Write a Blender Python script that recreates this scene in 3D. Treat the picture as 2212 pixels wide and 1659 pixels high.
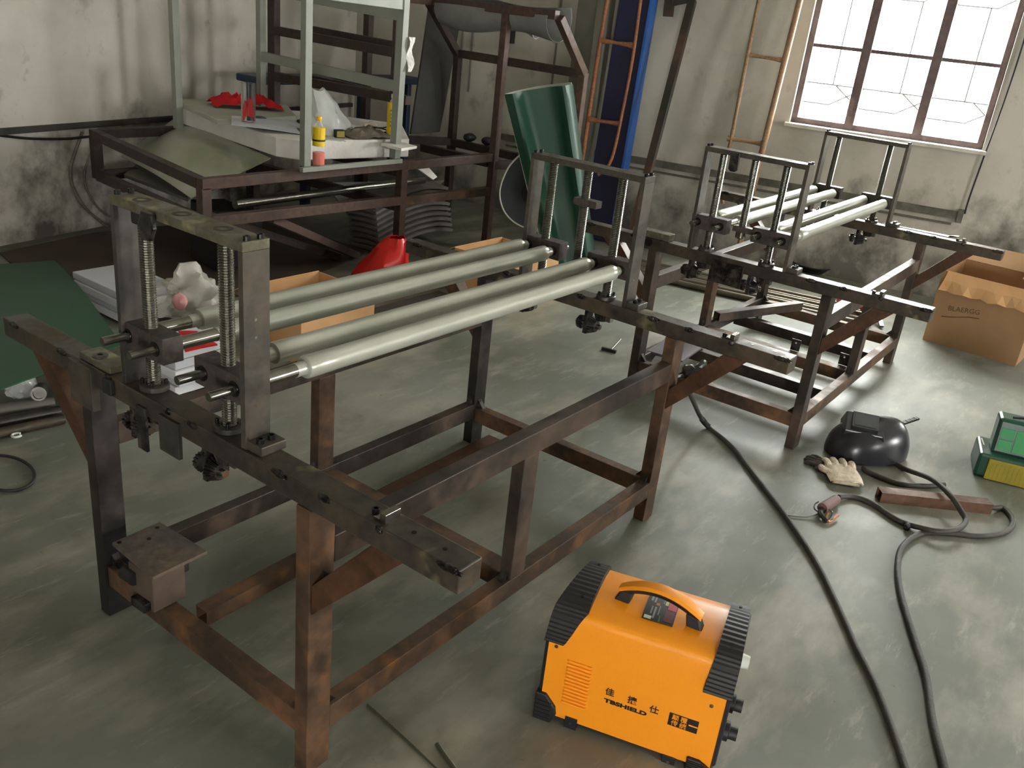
import bpy, bmesh, math, random
from mathutils import Vector, Matrix, Euler, noise
random.seed(7)
for o in list(bpy.data.objects): bpy.data.objects.remove(o)
S = bpy.context.scene
COL = S.collection
PI = math.pi

# ------------------------------------------------------------------ camera
FPX, IW, IH = 1919.74, 2212, 1659
CAM = Vector((-1.0904, -1.0457, 1.7629))
ROT = Euler((1.1684, -0.1024, -0.9196), 'XYZ')
cd = bpy.data.cameras.new('camera'); cam = bpy.data.objects.new('camera', cd); COL.objects.link(cam)
cd.sensor_width = 36; cd.lens = FPX / IW * 36; cd.clip_start = 0.02; cd.clip_end = 200
cam.location = CAM; cam.rotation_euler = ROT; S.camera = cam
RM = ROT.to_matrix()
def ray(x, y): return RM @ Vector(((x - IW/2)/FPX, -(y - IH/2)/FPX, -1))
def at(x, y, ax='z', v=0.0):
    """the point of the plane  ax = v  that is seen at (x, y) of the photograph"""
    i = 'xyz'.index(ax); d = ray(x, y); return CAM + d * ((v - CAM[i]) / d[i])
def atp(x, y, P0, n):
    d = ray(x, y); n = Vector(n); return CAM + d * (((Vector(P0) - CAM) @ n) / (d @ n))

# ------------------------------------------------------------------ world, light, exposure
PHI = math.radians(11.3)
N = Vector((math.cos(PHI), math.sin(PHI), 0)); M = Vector((-N.y, N.x, 0)); UP = Vector((0, 0, 1))
def R3(s, t, z=0.0): return N*s + M*t + UP*z          # room coordinates
SR, TL_, SB, TF, HC = 6.28, 4.49, -5.0, -6.0, 3.9      # right wall, left wall, rear wall, front wall, ceiling
w = bpy.data.worlds.new('world'); S.world = w; w.use_nodes = True
wn = w.node_tree.nodes; bg = wn['Background']
bg.inputs[0].default_value = (1.0, 0.985, 0.96, 1); bg.inputs[1].default_value = 60.0
S.view_settings.view_transform = 'Standard'; S.view_settings.look = 'None'
S.view_settings.gamma = 1; S.view_settings.exposure = 0.18; S.view_settings.use_curve_mapping = False
# openings: wall, centre along the wall, width, bottom, top
WINS = {'right': [(-1.06, 0.345, 1.14, 2.62), (-3.9, -3.0, 1.14, 2.4)],
        'front': [(-0.2, 0.35, 1.3, 2.1), (3.0, 3.8, 1.1, 2.2)],
        'rear': [(-3.0, -2.2, 0.2, 1.7)],  # unseen low opening, shaped to light the welder's face more than the floor
        'left': []}
def portal(a, b, c, size_u, size_v, look):
    l = bpy.data.lights.new('daylight_portal', 'AREA'); l.shape = 'RECTANGLE'; l.size = size_u; l.size_y = size_v
    l.cycles.is_portal = True
    o = bpy.data.objects.new('daylight_portal', l); COL.objects.link(o); o.location = a
    o.rotation_euler = look.to_track_quat('-Z', 'Z').to_euler()
for (t0, t1, z0, z1) in WINS['right']: portal(R3(SR+.27, (t0+t1)/2, (z0+z1)/2), 0, 0, t1-t0, z1-z0, -N)
for (s0, s1, z0, z1) in WINS['front']: portal(R3((s0+s1)/2, TF-.27, (z0+z1)/2), 0, 0, s1-s0, z1-z0, M)
for (t0, t1, z0, z1) in WINS['rear']: portal(R3(SB-.27, (t0+t1)/2, (z0+z1)/2), 0, 0, t1-t0, z1-z0, N)

# ------------------------------------------------------------------ materials
MATS = {}
def rgb(h):
    c = [int(h[i:i+2], 16)/255 for i in (0, 2, 4)]
    return tuple(x/12.92 if x <= .04045 else ((x+.055)/1.055)**2.4 for x in c) + (1,)
def nm(name):
    m = bpy.data.materials.new(name); m.use_nodes = True; nt = m.node_tree
    b = nt.nodes['Principled BSDF']; MATS[name] = m
    return m, nt, b
def simple(name, h, rough=.5, metal=0, var=.0, scale=8, h2=None, bump=0, coat=0, bscale=None, alpha=None, trans=0):
    m, nt, b = nm(name)
    b.inputs['Roughness'].default_value = rough; b.inputs['Metallic'].default_value = metal
    b.inputs['Base Color'].default_value = rgb(h)
    if coat: b.inputs['Coat Weight'].default_value = coat; b.inputs['Coat Roughness'].default_value = .15
    if trans: b.inputs['Transmission Weight'].default_value = trans; b.inputs['IOR'].default_value = 1.3
    if alpha is not None: b.inputs['Alpha'].default_value = alpha
    tc = nt.nodes.new('ShaderNodeTexCoord')
    if h2:
        n = nt.nodes.new('ShaderNodeTexNoise'); n.inputs['Scale'].default_value = scale; n.inputs['Detail'].default_value = 5
        n.inputs['Roughness'].default_value = .6
        nt.links.new(tc.outputs['Object'], n.inputs['Vector'])
        r = nt.nodes.new('ShaderNodeValToRGB'); r.color_ramp.elements[0].position = .5-.22+var; r.color_ramp.elements[1].position = .5+.2+var
        r.color_ramp.elements[0].color = rgb(h); r.color_ramp.elements[1].color = rgb(h2)
        nt.links.new(n.outputs['Fac'], r.inputs['Fac']); nt.links.new(r.outputs['Color'], b.inputs['Base Color'])
    if bump:
        n = nt.nodes.new('ShaderNodeTexNoise'); n.inputs['Scale'].default_value = bscale or scale*4; n.inputs['Detail'].default_value = 4
        nt.links.new(tc.outputs['Object'], n.inputs['Vector'])
        bp = nt.nodes.new('ShaderNodeBump'); bp.inputs['Strength'].default_value = bump; bp.inputs['Distance'].default_value = .01
        nt.links.new(n.outputs['Fac'], bp.inputs['Height']); nt.links.new(bp.outputs['Normal'], b.inputs['Normal'])
    return m
def steel(name, base, rust, amt=.5, scale=5, rough=.45, metal=.6, third=None, tamt=.7):
    """mill scale with patches of rust and, optionally, a third tone (grease, bare grinding)"""
    m, nt, b = nm(name); L = nt.links.new
    tc = nt.nodes.new('ShaderNodeTexCoord')
    mp = nt.nodes.new('ShaderNodeMapping'); mp.inputs['Scale'].default_value = (1, 1, 1); L(tc.outputs['Object'], mp.inputs['Vector'])
    n = nt.nodes.new('ShaderNodeTexNoise'); n.inputs['Scale'].default_value = scale; n.inputs['Detail'].default_value = 6; n.inputs['Roughness'].default_value = .62
    L(mp.outputs[0], n.inputs['Vector'])
    r = nt.nodes.new('ShaderNodeValToRGB'); r.color_ramp.elements[0].position = max(0, .5-(amt-.5)*.5-.07); r.color_ramp.elements[1].position = min(1, .5-(amt-.5)*.5+.09)
    L(n.outputs['Fac'], r.inputs['Fac'])
    mx = nt.nodes.new('ShaderNodeMixRGB'); mx.inputs[1].default_value = rgb(base); mx.inputs[2].default_value = rgb(rust)
    L(r.outputs['Color'], mx.inputs[0]); out = mx.outputs[0]
    n2 = nt.nodes.new('ShaderNodeTexNoise'); n2.inputs['Scale'].default_value = scale*7; n2.inputs['Detail'].default_value = 5
    L(tc.outputs['Object'], n2.inputs['Vector'])
    hs = nt.nodes.new('ShaderNodeHueSaturation'); L(out, hs.inputs['Color'])
    mr = nt.nodes.new('ShaderNodeMapRange'); mr.inputs['From Min'].default_value = .3; mr.inputs['From Max'].default_value = .7
    mr.inputs['To Min'].default_value = .72; mr.inputs['To Max'].default_value = 1.28; L(n2.outputs['Fac'], mr.inputs['Value']); L(mr.outputs[0], hs.inputs['Value'])
    out = hs.outputs[0]
    if third:
        n3 = nt.nodes.new('ShaderNodeTexNoise'); n3.inputs['Scale'].default_value = scale*1.7; n3.inputs['Detail'].default_value = 3
        mp3 = nt.nodes.new('ShaderNodeMapping'); mp3.inputs['Location'].default_value = (3.1, 7.7, 1.3); L(tc.outputs['Object'], mp3.inputs['Vector']); L(mp3.outputs[0], n3.inputs['Vector'])
        r3 = nt.nodes.new('ShaderNodeValToRGB'); r3.color_ramp.elements[0].position = tamt-.1; r3.color_ramp.elements[1].position = tamt+.05
        L(n3.outputs['Fac'], r3.inputs['Fac'])
        m3 = nt.nodes.new('ShaderNodeMixRGB'); m3.inputs[2].default_value = rgb(third); L(out, m3.inputs[1]); L(r3.outputs['Color'], m3.inputs[0]); out = m3.outputs[0]
    L(out, b.inputs['Base Color'])
    m1 = nt.nodes.new('ShaderNodeMapRange'); m1.inputs['To Min'].default_value = metal; m1.inputs['To Max'].default_value = metal*.15; L(r.outputs['Color'], m1.inputs['Value']); L(m1.outputs[0], b.inputs['Metallic'])
    m2 = nt.nodes.new('ShaderNodeMapRange'); m2.inputs['To Min'].default_value = rough; m2.inputs['To Max'].default_value = min(1, rough+.25); L(r.outputs['Color'], m2.inputs['Value']); L(m2.outputs[0], b.inputs['Roughness'])
    bp = nt.nodes.new('ShaderNodeBump'); bp.inputs['Strength'].default_value = .15; bp.inputs['Distance'].default_value = .004
    L(n2.outputs['Fac'], bp.inputs['Height']); L(bp.outputs['Normal'], b.inputs['Normal'])
    return m
dleg_m = steel('shaded_mill_steel', '2b2928', '38302b', .42, 4, .42, .45)  # mill steel darkened, painting shade onto the near machine's back legs
leg_m = steel('brown_mill_steel', '3a342f', '493a2e', .46, 4, .40, .45)
rust_m = steel('orange_rusted_steel', '43352b', '5a412c', .54, 5, .45, .3, '7a5432', .66)
brace_m = steel('red_brown_steel', '47301f', '523420', .5, 6, .45, .25)
beam_m = steel('dark_beam_steel', '48443e', '4c4030', .45, 5, .36, .55, 'a39a70', .74)
plate_m = steel('grey_plate_steel', '4f4d48', '51483c', .42, 4, .36, .6)
top_m = steel('oiled_bar_steel', '6a675a', '5a5540', .5, 9, .34, .45, '9c9770', .66)
block_m = steel('dark_cast_block', '4a423e', '3c3430', .5, 10, .55, .25)
gear_m = steel('oily_dark_steel', '2c2b29', '3d3833', .5, 30, .28, .75)
blackbolt_m = simple('black_bolt_steel', '222222', .35, .7)
shaft_m = simple('bright_shaft_steel', '9c9c94', .22, .95, h2='7e7d72', scale=20)
roller_m = simple('film_wrapped_roller', 'c2c5b8', .30, .30, h2='a9ad9f', scale=3, coat=.7, bump=.12, bscale=25)
screw_m = simple('film_wrapped_screw', '8d8c82', .22, .85, h2='6f6e63', scale=60, coat=.5)
weld_m = simple('fresh_weld', '1c1b1d', .22, .8, h2='77736a', var=.12, scale=60, bump=.5, bscale=150)
rack_m = steel('red_oxide_tube', '483631', '503d32', .5, 4, .5, .15)
rackdark_m = steel('dark_red_oxide_tube', '352a27', '40332b', .5, 4, .55, .15)
paintgrey_m = simple('grey_green_paint', '8f948a', .45, 0, h2='7f847a', scale=5)
foam_m = simple('white_foam', 'f4f2f0', .8, 0, h2='dedbd4', scale=5, bump=.25, bscale=60)
foamgrey_m = simple('dusty_foam', '8a8682', .85, 0, h2='6d6865', scale=4, bump=.3, bscale=20)
greysheet_m = simple('grey_sheet', '77766f', .55, 0, h2='6a695f', scale=3)
darksheet_m = simple('charcoal_sheet', '2e2f2d', .7, 0, h2='3a3a36', scale=3)
galv_m = simple('galvanised_sheet', 'b9bcb3', .30, .35, h2='8f9a6c', scale=2.2, bump=.35, bscale=7, var=.06)  # green second tone paints a greenish reflection into the sheet
green_m = simple('green_pvc_belt', '1a4634', .46, 0, h2='1d4836', scale=3, bump=.05)
greendark_m = simple('dark_green_pvc_belt', '0b4a2c', .5, 0, h2='0c4229', scale=3)
white_m = simple('white_plain', 'e8e8e4', .6)
belt_back_m = simple('belt_white_back', 'd8d8d0', .6)
blue_m = simple('bright_blue_paint', '2a62b4', .45, 0, h2='24549c', scale=3)
blueshade_m = simple('shaded_blue_paint', '1b1d44', .6, 0, h2='17182f', scale=2)  # the beam's blue paint darkened, shade on its web put into the colour
ladder_m = steel('orange_bamboo_tube', '8d5a42', '9c6644', .5, 9, .5, .1)
ladder2_m = steel('tan_rust_tube', '8a6c50', '97785a', .5, 9, .42, .2)
angle_m = steel('dark_angle_steel', '2e2c28', '5c3e2c', .42, 1.2, .5, .3)
card_m = simple('cardboard', 'c79c6c', .8, 0, h2='bc9060', scale=6, bump=.1)
card2_m = simple('brown_cardboard', 'a5825c', .8, 0, h2='947250', scale=4, bump=.1)
orange_m = simple('orange_powder_coat', 'ffa01c', .38, 0, h2='fb9c1a', scale=200, bump=.03, bscale=500)
rubber_m = simple('black_rubber', '1b1b1b', .55)
blackp_m = simple('black_plastic', '222226', .35, bump=.04, bscale=120, scale=20)
mask_m = simple('dark_mask_plastic', '26272c', .28)
maskglass_m = simple('mask_lens', '2a3034', .3)
cable_m = simple('dark_cable_rubber', '2b2a25', .6, 0, h2='413f37', scale=12, bump=.2, bscale=90)
glove_m = simple('cream_glove', 'f2e6d2', .85, 0, h2='b8a78e', scale=14, bump=.6, bscale=60)
greybag_m = simple('grey_white_bag', 'cfcdc4', .5, 0, h2='a9a69c', scale=6)
redbag_m = simple('red_bag', 'd8221a', .35, 0, h2='c21d17', scale=10)
redcloth_m = simple('red_cloth', 'd3101c', .9, 0, h2='b00f18', scale=20)
glass_m = simple('clear_glass', 'ffffff', .03, 0, trans=1)
clear_m = simple('clear_film', 'f2f6f4', .12, 0, alpha=.38, coat=.8)
cbot_m = simple('clear_bottle', 'ffffff', .08, 0, alpha=.16, coat=.6)
bottle_m = simple('yellow_label', 'f2cf1a', .35, h2='e7bf12', scale=15)
juice_m = simple('orange_juice', 'e2501a', .2, 0)
tea_m = simple('yellow_drink', 'e8c51b', .2)
greenlab_m = simple('green_label', '3f8f3a', .5)
ycap_m = simple('yellow_cap', 'f3c01c', .4)
blacktxt_m = simple('black_print', '17130c', .5)
redlab_m = simple('red_print', 'b8323e', .5)
greylab_m = simple('grey_print', '8c8f8e', .5)
whitelab_m = simple('white_print', 'd8ddd2', .5)
casegreen_m = simple('clear_green_plastic', '174a35', .38, 0, h2='123a2a', scale=6)
tray_m = simple('bright_green_tray', '0f8c43', .5)
casey_m = simple('yellow_case', 'a3941a', .5, 0, h2='877a18', scale=8)
copper_m = simple('copper_brown', 'a06a4a', .4, .3)
handle_m = simple('pinkish_handle', '745653', .6)
bluechair_m = simple('navy_chair_plastic', '223049', .5)
concrete_m = simple('grey_pilaster', '77776a', .8, h2='66665a', scale=3, bump=.2)
woodframe_m = simple('old_brown_window_frame', '4c3a38', .6, 0, h2='6a5a58', scale=12, bump=.3)
wire_m = simple('grille_wire', '2e302f', .6, 0)
ply_m = steel('burnt_steel_plate', '55504c', '6a5a4c', .5, 6, .55, .3)
rod_m = simple('greenish_rod', '5c5d4c', .4, .6)

def floor_mat():
    m, nt, b = nm('painted_concrete_floor'); L = nt.links.new
    tc = nt.nodes.new('ShaderNodeTexCoord')
    def no(sc, det=5, loc=(0, 0, 0), stretch=(1, 1, 1), rg=.6):
        mp = nt.nodes.new('ShaderNodeMapping'); mp.inputs['Location'].default_value = loc; mp.inputs['Scale'].default_value = stretch; L(tc.outputs['Object'], mp.inputs['Vector'])
        n = nt.nodes.new('ShaderNodeTexNoise'); n.inputs['Scale'].default_value = sc; n.inputs['Detail'].default_value = det; n.inputs['Roughness'].default_value = rg
        L(mp.outputs[0], n.inputs['Vector']); return n.outputs['Fac']
    def ramp(f, a, bb, c0, c1):
        r = nt.nodes.new('ShaderNodeValToRGB'); r.color_ramp.elements[0].position = a; r.color_ramp.elements[1].position = bb
        r.color_ramp.elements[0].color = c0; r.color_ramp.elements[1].color = c1; L(f, r.inputs['Fac']); return r.outputs['Color']
    base = ramp(no(.55, 6, (2.5, 1, 0)), .36, .62, rgb('5b5f50'), rgb('80827a'))
    dust = ramp(no(1.6, 6, (5, 2, 0), (1, 2.2, 1)), .48, .72, (0, 0, 0, 1), (1, 1, 1, 1))
    mx = nt.nodes.new('ShaderNodeMixRGB'); mx.inputs[2].default_value = rgb('a39f8f'); L(base, mx.inputs[1]); 
    ml = nt.nodes.new('ShaderNodeMath'); ml.operation = 'MULTIPLY'; ml.inputs[1].default_value = .8; L(dust, ml.inputs[0]); L(ml.outputs[0], mx.inputs[0])
    st = ramp(no(3.2, 6, (9, 4, 0)), .60, .74, (0, 0, 0, 1), (1, 1, 1, 1))
    m2 = nt.nodes.new('ShaderNodeMixRGB'); m2.inputs[2].default_value = rgb('585c50'); L(mx.outputs[0], m2.inputs[1])
    ml2 = nt.nodes.new('ShaderNodeMath'); ml2.operation = 'MULTIPLY'; ml2.inputs[1].default_value = .7; L(st, ml2.inputs[0]); L(ml2.outputs[0], m2.inputs[0])
    # small scuffs of pale paint and dark flecks
    fl = ramp(no(26, 3, (1, 8, 0), (1, .5, 1)), .70, .76, (0, 0, 0, 1), (1, 1, 1, 1))
    m3 = nt.nodes.new('ShaderNodeMixRGB'); m3.inputs[2].default_value = rgb('3c3d36'); L(m2.outputs[0], m3.inputs[1])
    ml3 = nt.nodes.new('ShaderNodeMath'); ml3.operation = 'MULTIPLY'; ml3.inputs[1].default_value = .6; L(fl, ml3.inputs[0]); L(ml3.outputs[0], m3.inputs[0])
    sc = ramp(no(5.5, 9, (7, 3, 0), (.6, 2.6, 1), .75), .56, .66, (0, 0, 0, 1), (1, 1, 1, 1))     # trodden pale scuffs
    m4 = nt.nodes.new('ShaderNodeMixRGB'); m4.inputs[2].default_value = rgb('a7a798'); L(m3.outputs[0], m4.inputs[1])
    ml4 = nt.nodes.new('ShaderNodeMath'); ml4.operation = 'MULTIPLY'; ml4.inputs[1].default_value = .38; L(sc, ml4.inputs[0]); L(ml4.outputs[0], m4.inputs[0])
    L(m4.outputs[0], b.inputs['Base Color'])
    mr = nt.nodes.new('ShaderNodeMapRange'); mr.inputs['To Min'].default_value = .36; mr.inputs['To Max'].default_value = .68; L(no(2.3, 5, (3, 3, 0)), mr.inputs['Value']); L(mr.outputs[0], b.inputs['Roughness'])
    bp = nt.nodes.new('ShaderNodeBump'); bp.inputs['Strength'].default_value = .08; bp.inputs['Distance'].default_value = .01; L(no(14, 5), bp.inputs['Height']); L(bp.outputs['Normal'], b.inputs['Normal'])
    return m
def wall_mat(name, a, bcol, grime, zg=.9):
    m, nt, b = nm(name); L = nt.links.new
    tc = nt.nodes.new('ShaderNodeTexCoord')
    def no(sc, det=5, loc=(0, 0, 0), stretch=(1, 1, 1)):
        mp = nt.nodes.new('ShaderNodeMapping'); mp.inputs['Location'].default_value = loc; mp.inputs['Scale'].default_value = stretch; L(tc.outputs['Object'], mp.inputs['Vector'])
        n = nt.nodes.new('ShaderNodeTexNoise'); n.inputs['Scale'].default_value = sc; n.inputs['Detail'].default_value = det; n.inputs['Roughness'].default_value = .62
        L(mp.outputs[0], n.inputs['Vector']); return n.outputs['Fac']
    r = nt.nodes.new('ShaderNodeValToRGB'); r.color_ramp.elements[0].position = .36; r.color_ramp.elements[1].position = .62
    r.color_ramp.elements[0].color = rgb(a); r.color_ramp.elements[1].color = rgb(bcol); L(no(1.3, 6), r.inputs['Fac'])
    # grime: streaks plus a dirty band near the floor
    sp = nt.nodes.new('ShaderNodeSeparateXYZ'); L(tc.outputs['Object'], sp.inputs[0])
    mz = nt.nodes.new('ShaderNodeMapRange'); mz.inputs['From Min'].default_value = 0; mz.inputs['From Max'].default_value = zg; mz.inputs['To Min'].default_value = .30; mz.inputs['To Max'].default_value = 0.0
    L(sp.outputs['Z'], mz.inputs['Value'])
    ad = nt.nodes.new('ShaderNodeMath'); ad.operation = 'ADD'; L(no(3.1, 8, (4, 4, 4), (1, 1, .8)), ad.inputs[0]); L(mz.outputs[0], ad.inputs[1])
    r2 = nt.nodes.new('ShaderNodeValToRGB'); r2.color_ramp.elements[0].position = .60; r2.color_ramp.elements[1].position = .84; L(ad.outputs[0], r2.inputs['Fac'])
    mx = nt.nodes.new('ShaderNodeMixRGB'); mx.inputs[2].default_value = rgb(grime); L(r.outputs['Color'], mx.inputs[1]); L(r2.outputs['Color'], mx.inputs[0])
    n4 = no(7, 7, (2, 9, 1), (1, 1, 1)); r4 = nt.nodes.new('ShaderNodeValToRGB'); r4.color_ramp.elements[0].position = .63; r4.color_ramp.elements[1].position = .7; L(n4, r4.inputs['Fac'])
    ml = nt.nodes.new('ShaderNodeMath'); ml.operation = 'MULTIPLY'; ml.inputs[1].default_value = .35; L(r4.outputs['Color'], ml.inputs[0])
    m5 = nt.nodes.new('ShaderNodeMixRGB'); m5.inputs[2].default_value = rgb('8d877c'); L(mx.outputs[0], m5.inputs[1]); L(ml.outputs[0], m5.inputs[0])
    L(m5.outputs[0], b.inputs['Base Color']); b.inputs['Roughness'].default_value = .85
    bp = nt.nodes.new('ShaderNodeBump'); bp.inputs['Strength'].default_value = .35; bp.inputs['Distance'].default_value = .02; L(no(6, 8), bp.inputs['Height']); L(bp.outputs['Normal'], b.inputs['Normal'])
    return m
floor_m = floor_mat()
walll_m = wall_mat('dirty_white_plaster', 'bfbab0', 'd2cec4', '57534b', 1.0)
wallr_m = wall_mat('aged_cream_plaster', 'aba79b', 'c0bcb0', '66645c', 1.0)
ceil_m = simple('pale_ceiling', 'a8a498', .9)

# ------------------------------------------------------------------ geometry helpers
def frame(d, up=UP):
    d = d.normalized(); u = Vector(up)
    if abs(d @ u) > .98: u = Vector((1, 0, 0))
    x = u.cross(d).normalized(); y = d.cross(x).normalized()
    return x, y, d
class MB:
    def __init__(s): s.b = bmesh.new()
    def hexa(s, P):
        v = [s.b.verts.new(p) for p in P]
        for f in ((0, 3, 2, 1), (4, 5, 6, 7), (0, 1, 5, 4), (1, 2, 6, 5), (2, 3, 7, 6), (3, 0, 4, 7)): s.b.faces.new([v[i] for i in f])
        return s
    def box(s, x0, x1, y0, y1, z0, z1):
        return s.hexa([(x0, y0, z0), (x1, y0, z0), (x1, y1, z0), (x0, y1, z0), (x0, y0, z1), (x1, y0, z1), (x1, y1, z1), (x0, y1, z1)])
    def obox(s, c, ax, ay, az, hx, hy, hz):
        c = Vector(c); ax, ay, az = Vector(ax).normalized()*hx, Vector(ay).normalized()*hy, Vector(az).normalized()*hz
        return s.hexa([c-ax-ay-az, c+ax-ay-az, c+ax+ay-az, c-ax+ay-az, c-ax-ay+az, c+ax-ay+az, c+ax+ay+az, c-ax+ay+az])
    def bar(s, a, b, w, h, up=UP):
        a, b = Vector(a), Vector(b); x, y, d = frame(b-a, up)
        return s.obox((a+b)/2, x, y, d, w/2, h/2, (b-a).length/2)
    def hollow(s, a, b, w, h, t=.004, up=UP):
        """rectangular tube, open at both ends"""
        a, b = Vector(a), Vector(b); x, y, d = frame(b-a, up); R = []
        for P in (a, b):
            for (W, H_) in ((w/2, h/2), (w/2-t, h/2-t)):
                R.append([s.b.verts.new(P + x*sx*W + y*sy*H_) for sx, sy in ((-1, -1), (1, -1), (1, 1), (-1, 1))])
        ao, ai, bo, bi = R
        for i in range(4):
            j = (i+1) % 4
            s.b.faces.new((ao[i], ao[j], bo[j], bo[i])); s.b.faces.new((ai[j], ai[i], bi[i], bi[j]))
            s.b.faces.new((ao[j], ao[i], ai[i], ai[j])); s.b.faces.new((bo[i], bo[j], bi[j], bi[i]))
        return s
    def lathe(s, a, d, prof, seg=20, up=UP, cap=True):
        a = Vector(a); x, y, d = frame(Vector(d), up); rings = []
        for (r, h) in prof: rings.append([s.b.verts.new(a + d*h + (x*math.cos(2*PI*k/seg) + y*math.sin(2*PI*k/seg))*max(r, 1e-5)) for k in range(seg)])
        for p, q in zip(rings, rings[1:]):
            for k in range(seg): s.b.faces.new((p[k], p[(k+1) % seg], q[(k+1) % seg], q[k]))
        if cap: s.b.faces.new(rings[0][::-1]); s.b.faces.new(rings[-1])
        return s
    def cyl(s, a, b, r, seg=16, r2=None):
        a, b = Vector(a), Vector(b); L = (b-a).length
        return s.lathe(a, b-a, [(r, 0), (r if r2 is None else r2, L)], seg)
    def gear(s, c, d, r, th, teeth=16, depth=.15, taper=.75):
        c = Vector(c); x, y, d = frame(Vector(d)); n = teeth*4; rings = []
        for h, k in ((0, 1), (th, taper)):
            rr = []
            for i in range(n):
                q = r*k*(1 if (i % 4) in (1, 2) else 1-depth); a = 2*PI*i/n
                rr.append(s.b.verts.new(c + d*h + (x*math.cos(a)+y*math.sin(a))*q))
            rings.append(rr)
        for i in range(n): s.b.faces.new((rings[0][i], rings[0][(i+1) % n], rings[1][(i+1) % n], rings[1][i]))
        s.b.faces.new(rings[0][::-1]); s.b.faces.new(rings[1]); return s
    def tube(s, pts, r, seg=10, closed=False, flat=1.0):
        pts = [Vector(p) for p in pts]; n = len(pts); rings = []; px = None
        for i, p in enumerate(pts):
            t = (pts[(i+1) % n]-pts[i-1]) if closed else (pts[min(i+1, n-1)]-pts[max(i-1, 0)])
            t.normalize()
            if px is None: x, y, _ = frame(t)
            else:
                x = (px - t*(px @ t)).normalized(); y = t.cross(x)
            px = x; rr = r[i] if isinstance(r, (list, tuple)) else r
            rings.append([s.b.verts.new(p + (x*math.cos(2*PI*k/seg)+y*math.sin(2*PI*k/seg)*flat)*rr) for k in range(seg)])
        m = n if closed else n-1
        for i in range(m):
            p, q = rings[i], rings[(i+1) % n]
            for k in range(seg): s.b.faces.new((p[k], p[(k+1) % seg], q[(k+1) % seg], q[k]))
        if not closed: s.b.faces.new(rings[0][::-1]); s.b.faces.new(rings[-1])
        return s
    def sheet(s, rows, th=.003):
        """a grid of points given thickness along its normals"""
        nr, nc = len(rows), len(rows[0]); P = [[Vector(p) for p in r] for r in rows]; A = []; B = []
        for i in range(nr):
            ra, rb = [], []
            for j in range(nc):
                du = P[min(i+1, nr-1)][j]-P[max(i-1, 0)][j]; dv = P[i][min(j+1, nc-1)]-P[i][max(j-1, 0)]
                n = du.cross(dv); n = n.normalized() if n.length > 1e-9 else Vector(UP)
                ra.append(s.b.verts.new(P[i][j]+n*th/2)); rb.append(s.b.verts.new(P[i][j]-n*th/2))
            A.append(ra); B.append(rb)
        for i in range(nr-1):
            for j in range(nc-1):
                s.b.faces.new((A[i][j], A[i+1][j], A[i+1][j+1], A[i][j+1])); s.b.faces.new((B[i][j], B[i][j+1], B[i+1][j+1], B[i+1][j]))
        for i in range(nr-1):
            s.b.faces.new((A[i][0], B[i][0], B[i+1][0], A[i+1][0])); s.b.faces.new((A[i][-1], A[i+1][-1], B[i+1][-1], B[i][-1]))
        for j in range(nc-1):
            s.b.faces.new((A[0][j], A[0][j+1], B[0][j+1], B[0][j])); s.b.faces.new((A[-1][j], B[-1][j], B[-1][j+1], A[-1][j+1]))
        return s
    def prism(s, poly, d):
        """polygon (3-D points) extruded along d"""
        d = Vector(d); a = [s.b.verts.new(p) for p in poly]; b = [s.b.verts.new(Vector(p)+d) for p in poly]; n = len(a)
        s.b.faces.new(a); s.b.faces.new(b[::-1])
        for i in range(n): s.b.faces.new((a[i], b[i], b[(i+1) % n], a[(i+1) % n]))
        return s
    def blob(s, c, rx, ry, rz, amp=.15, sc=3, sub=3, seed=0, flat=None, axes=None):
        t = bmesh.new(); bmesh.ops.create_icosphere(t, subdivisions=sub, radius=1); c = Vector(c); mp = {}
        for v in t.verts:
            k = 1 + amp*noise.noise(v.co*sc + Vector((seed*3.1, seed, 0))) + amp*.6*noise.noise(v.co*sc*2.7 + Vector((0, seed*2.3, 5)))
            q = v.co*k; z = q.z
            if flat is not None and z < flat: z = flat
            if axes: p = c + axes[0]*q.x*rx + axes[1]*q.y*ry + axes[2]*z*rz
            else: p = c + Vector((q.x*rx, q.y*ry, z*rz))
            mp[v] = s.b.verts.new(p)
        for f in t.faces: s.b.faces.new([mp[v] for v in f.verts])
        t.free(); return s
    def build(s, name, mat, parent=None, bevel=0, smooth=False, seg=2):
        bmesh.ops.recalc_face_normals(s.b, faces=s.b.faces)
        me = bpy.data.meshes.new(name); s.b.to_mesh(me); s.b.free()
        for m in (mat if isinstance(mat, (list, tuple)) else [mat]): me.materials.append(m)
        o = bpy.data.objects.new(name, me); COL.objects.link(o)
        if parent: o.parent = parent
        if smooth:
            for p in me.polygons: p.use_smooth = True
            md = o.modifiers.new('es', 'EDGE_SPLIT'); md.split_angle = math.radians(38)
        if bevel:
            md = o.modifiers.new('bv', 'BEVEL'); md.width = bevel; md.segments = seg; md.limit_method = 'ANGLE'; md.angle_limit = math.radians(40)
        return o
def tag(o, label=None, cat=None, group=None, kind=None):
    if label: o['label'] = label
    if cat: o['category'] = cat
    if group: o['group'] = group
    if kind: o['kind'] = kind
    return o
def empty(name, label, cat, loc=(0, 0, 0), rz=0, group=None):
    o = bpy.data.objects.new(name, None); COL.objects.link(o); o.location = loc; o.rotation_euler = (0, 0, rz); o.empty_display_size = .05
    return tag(o, label, cat, group)
def struct(o): o['kind'] = 'structure'; return o
def lerp(a, b, t): return Vector(a)*(1-t) + Vector(b)*t
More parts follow.
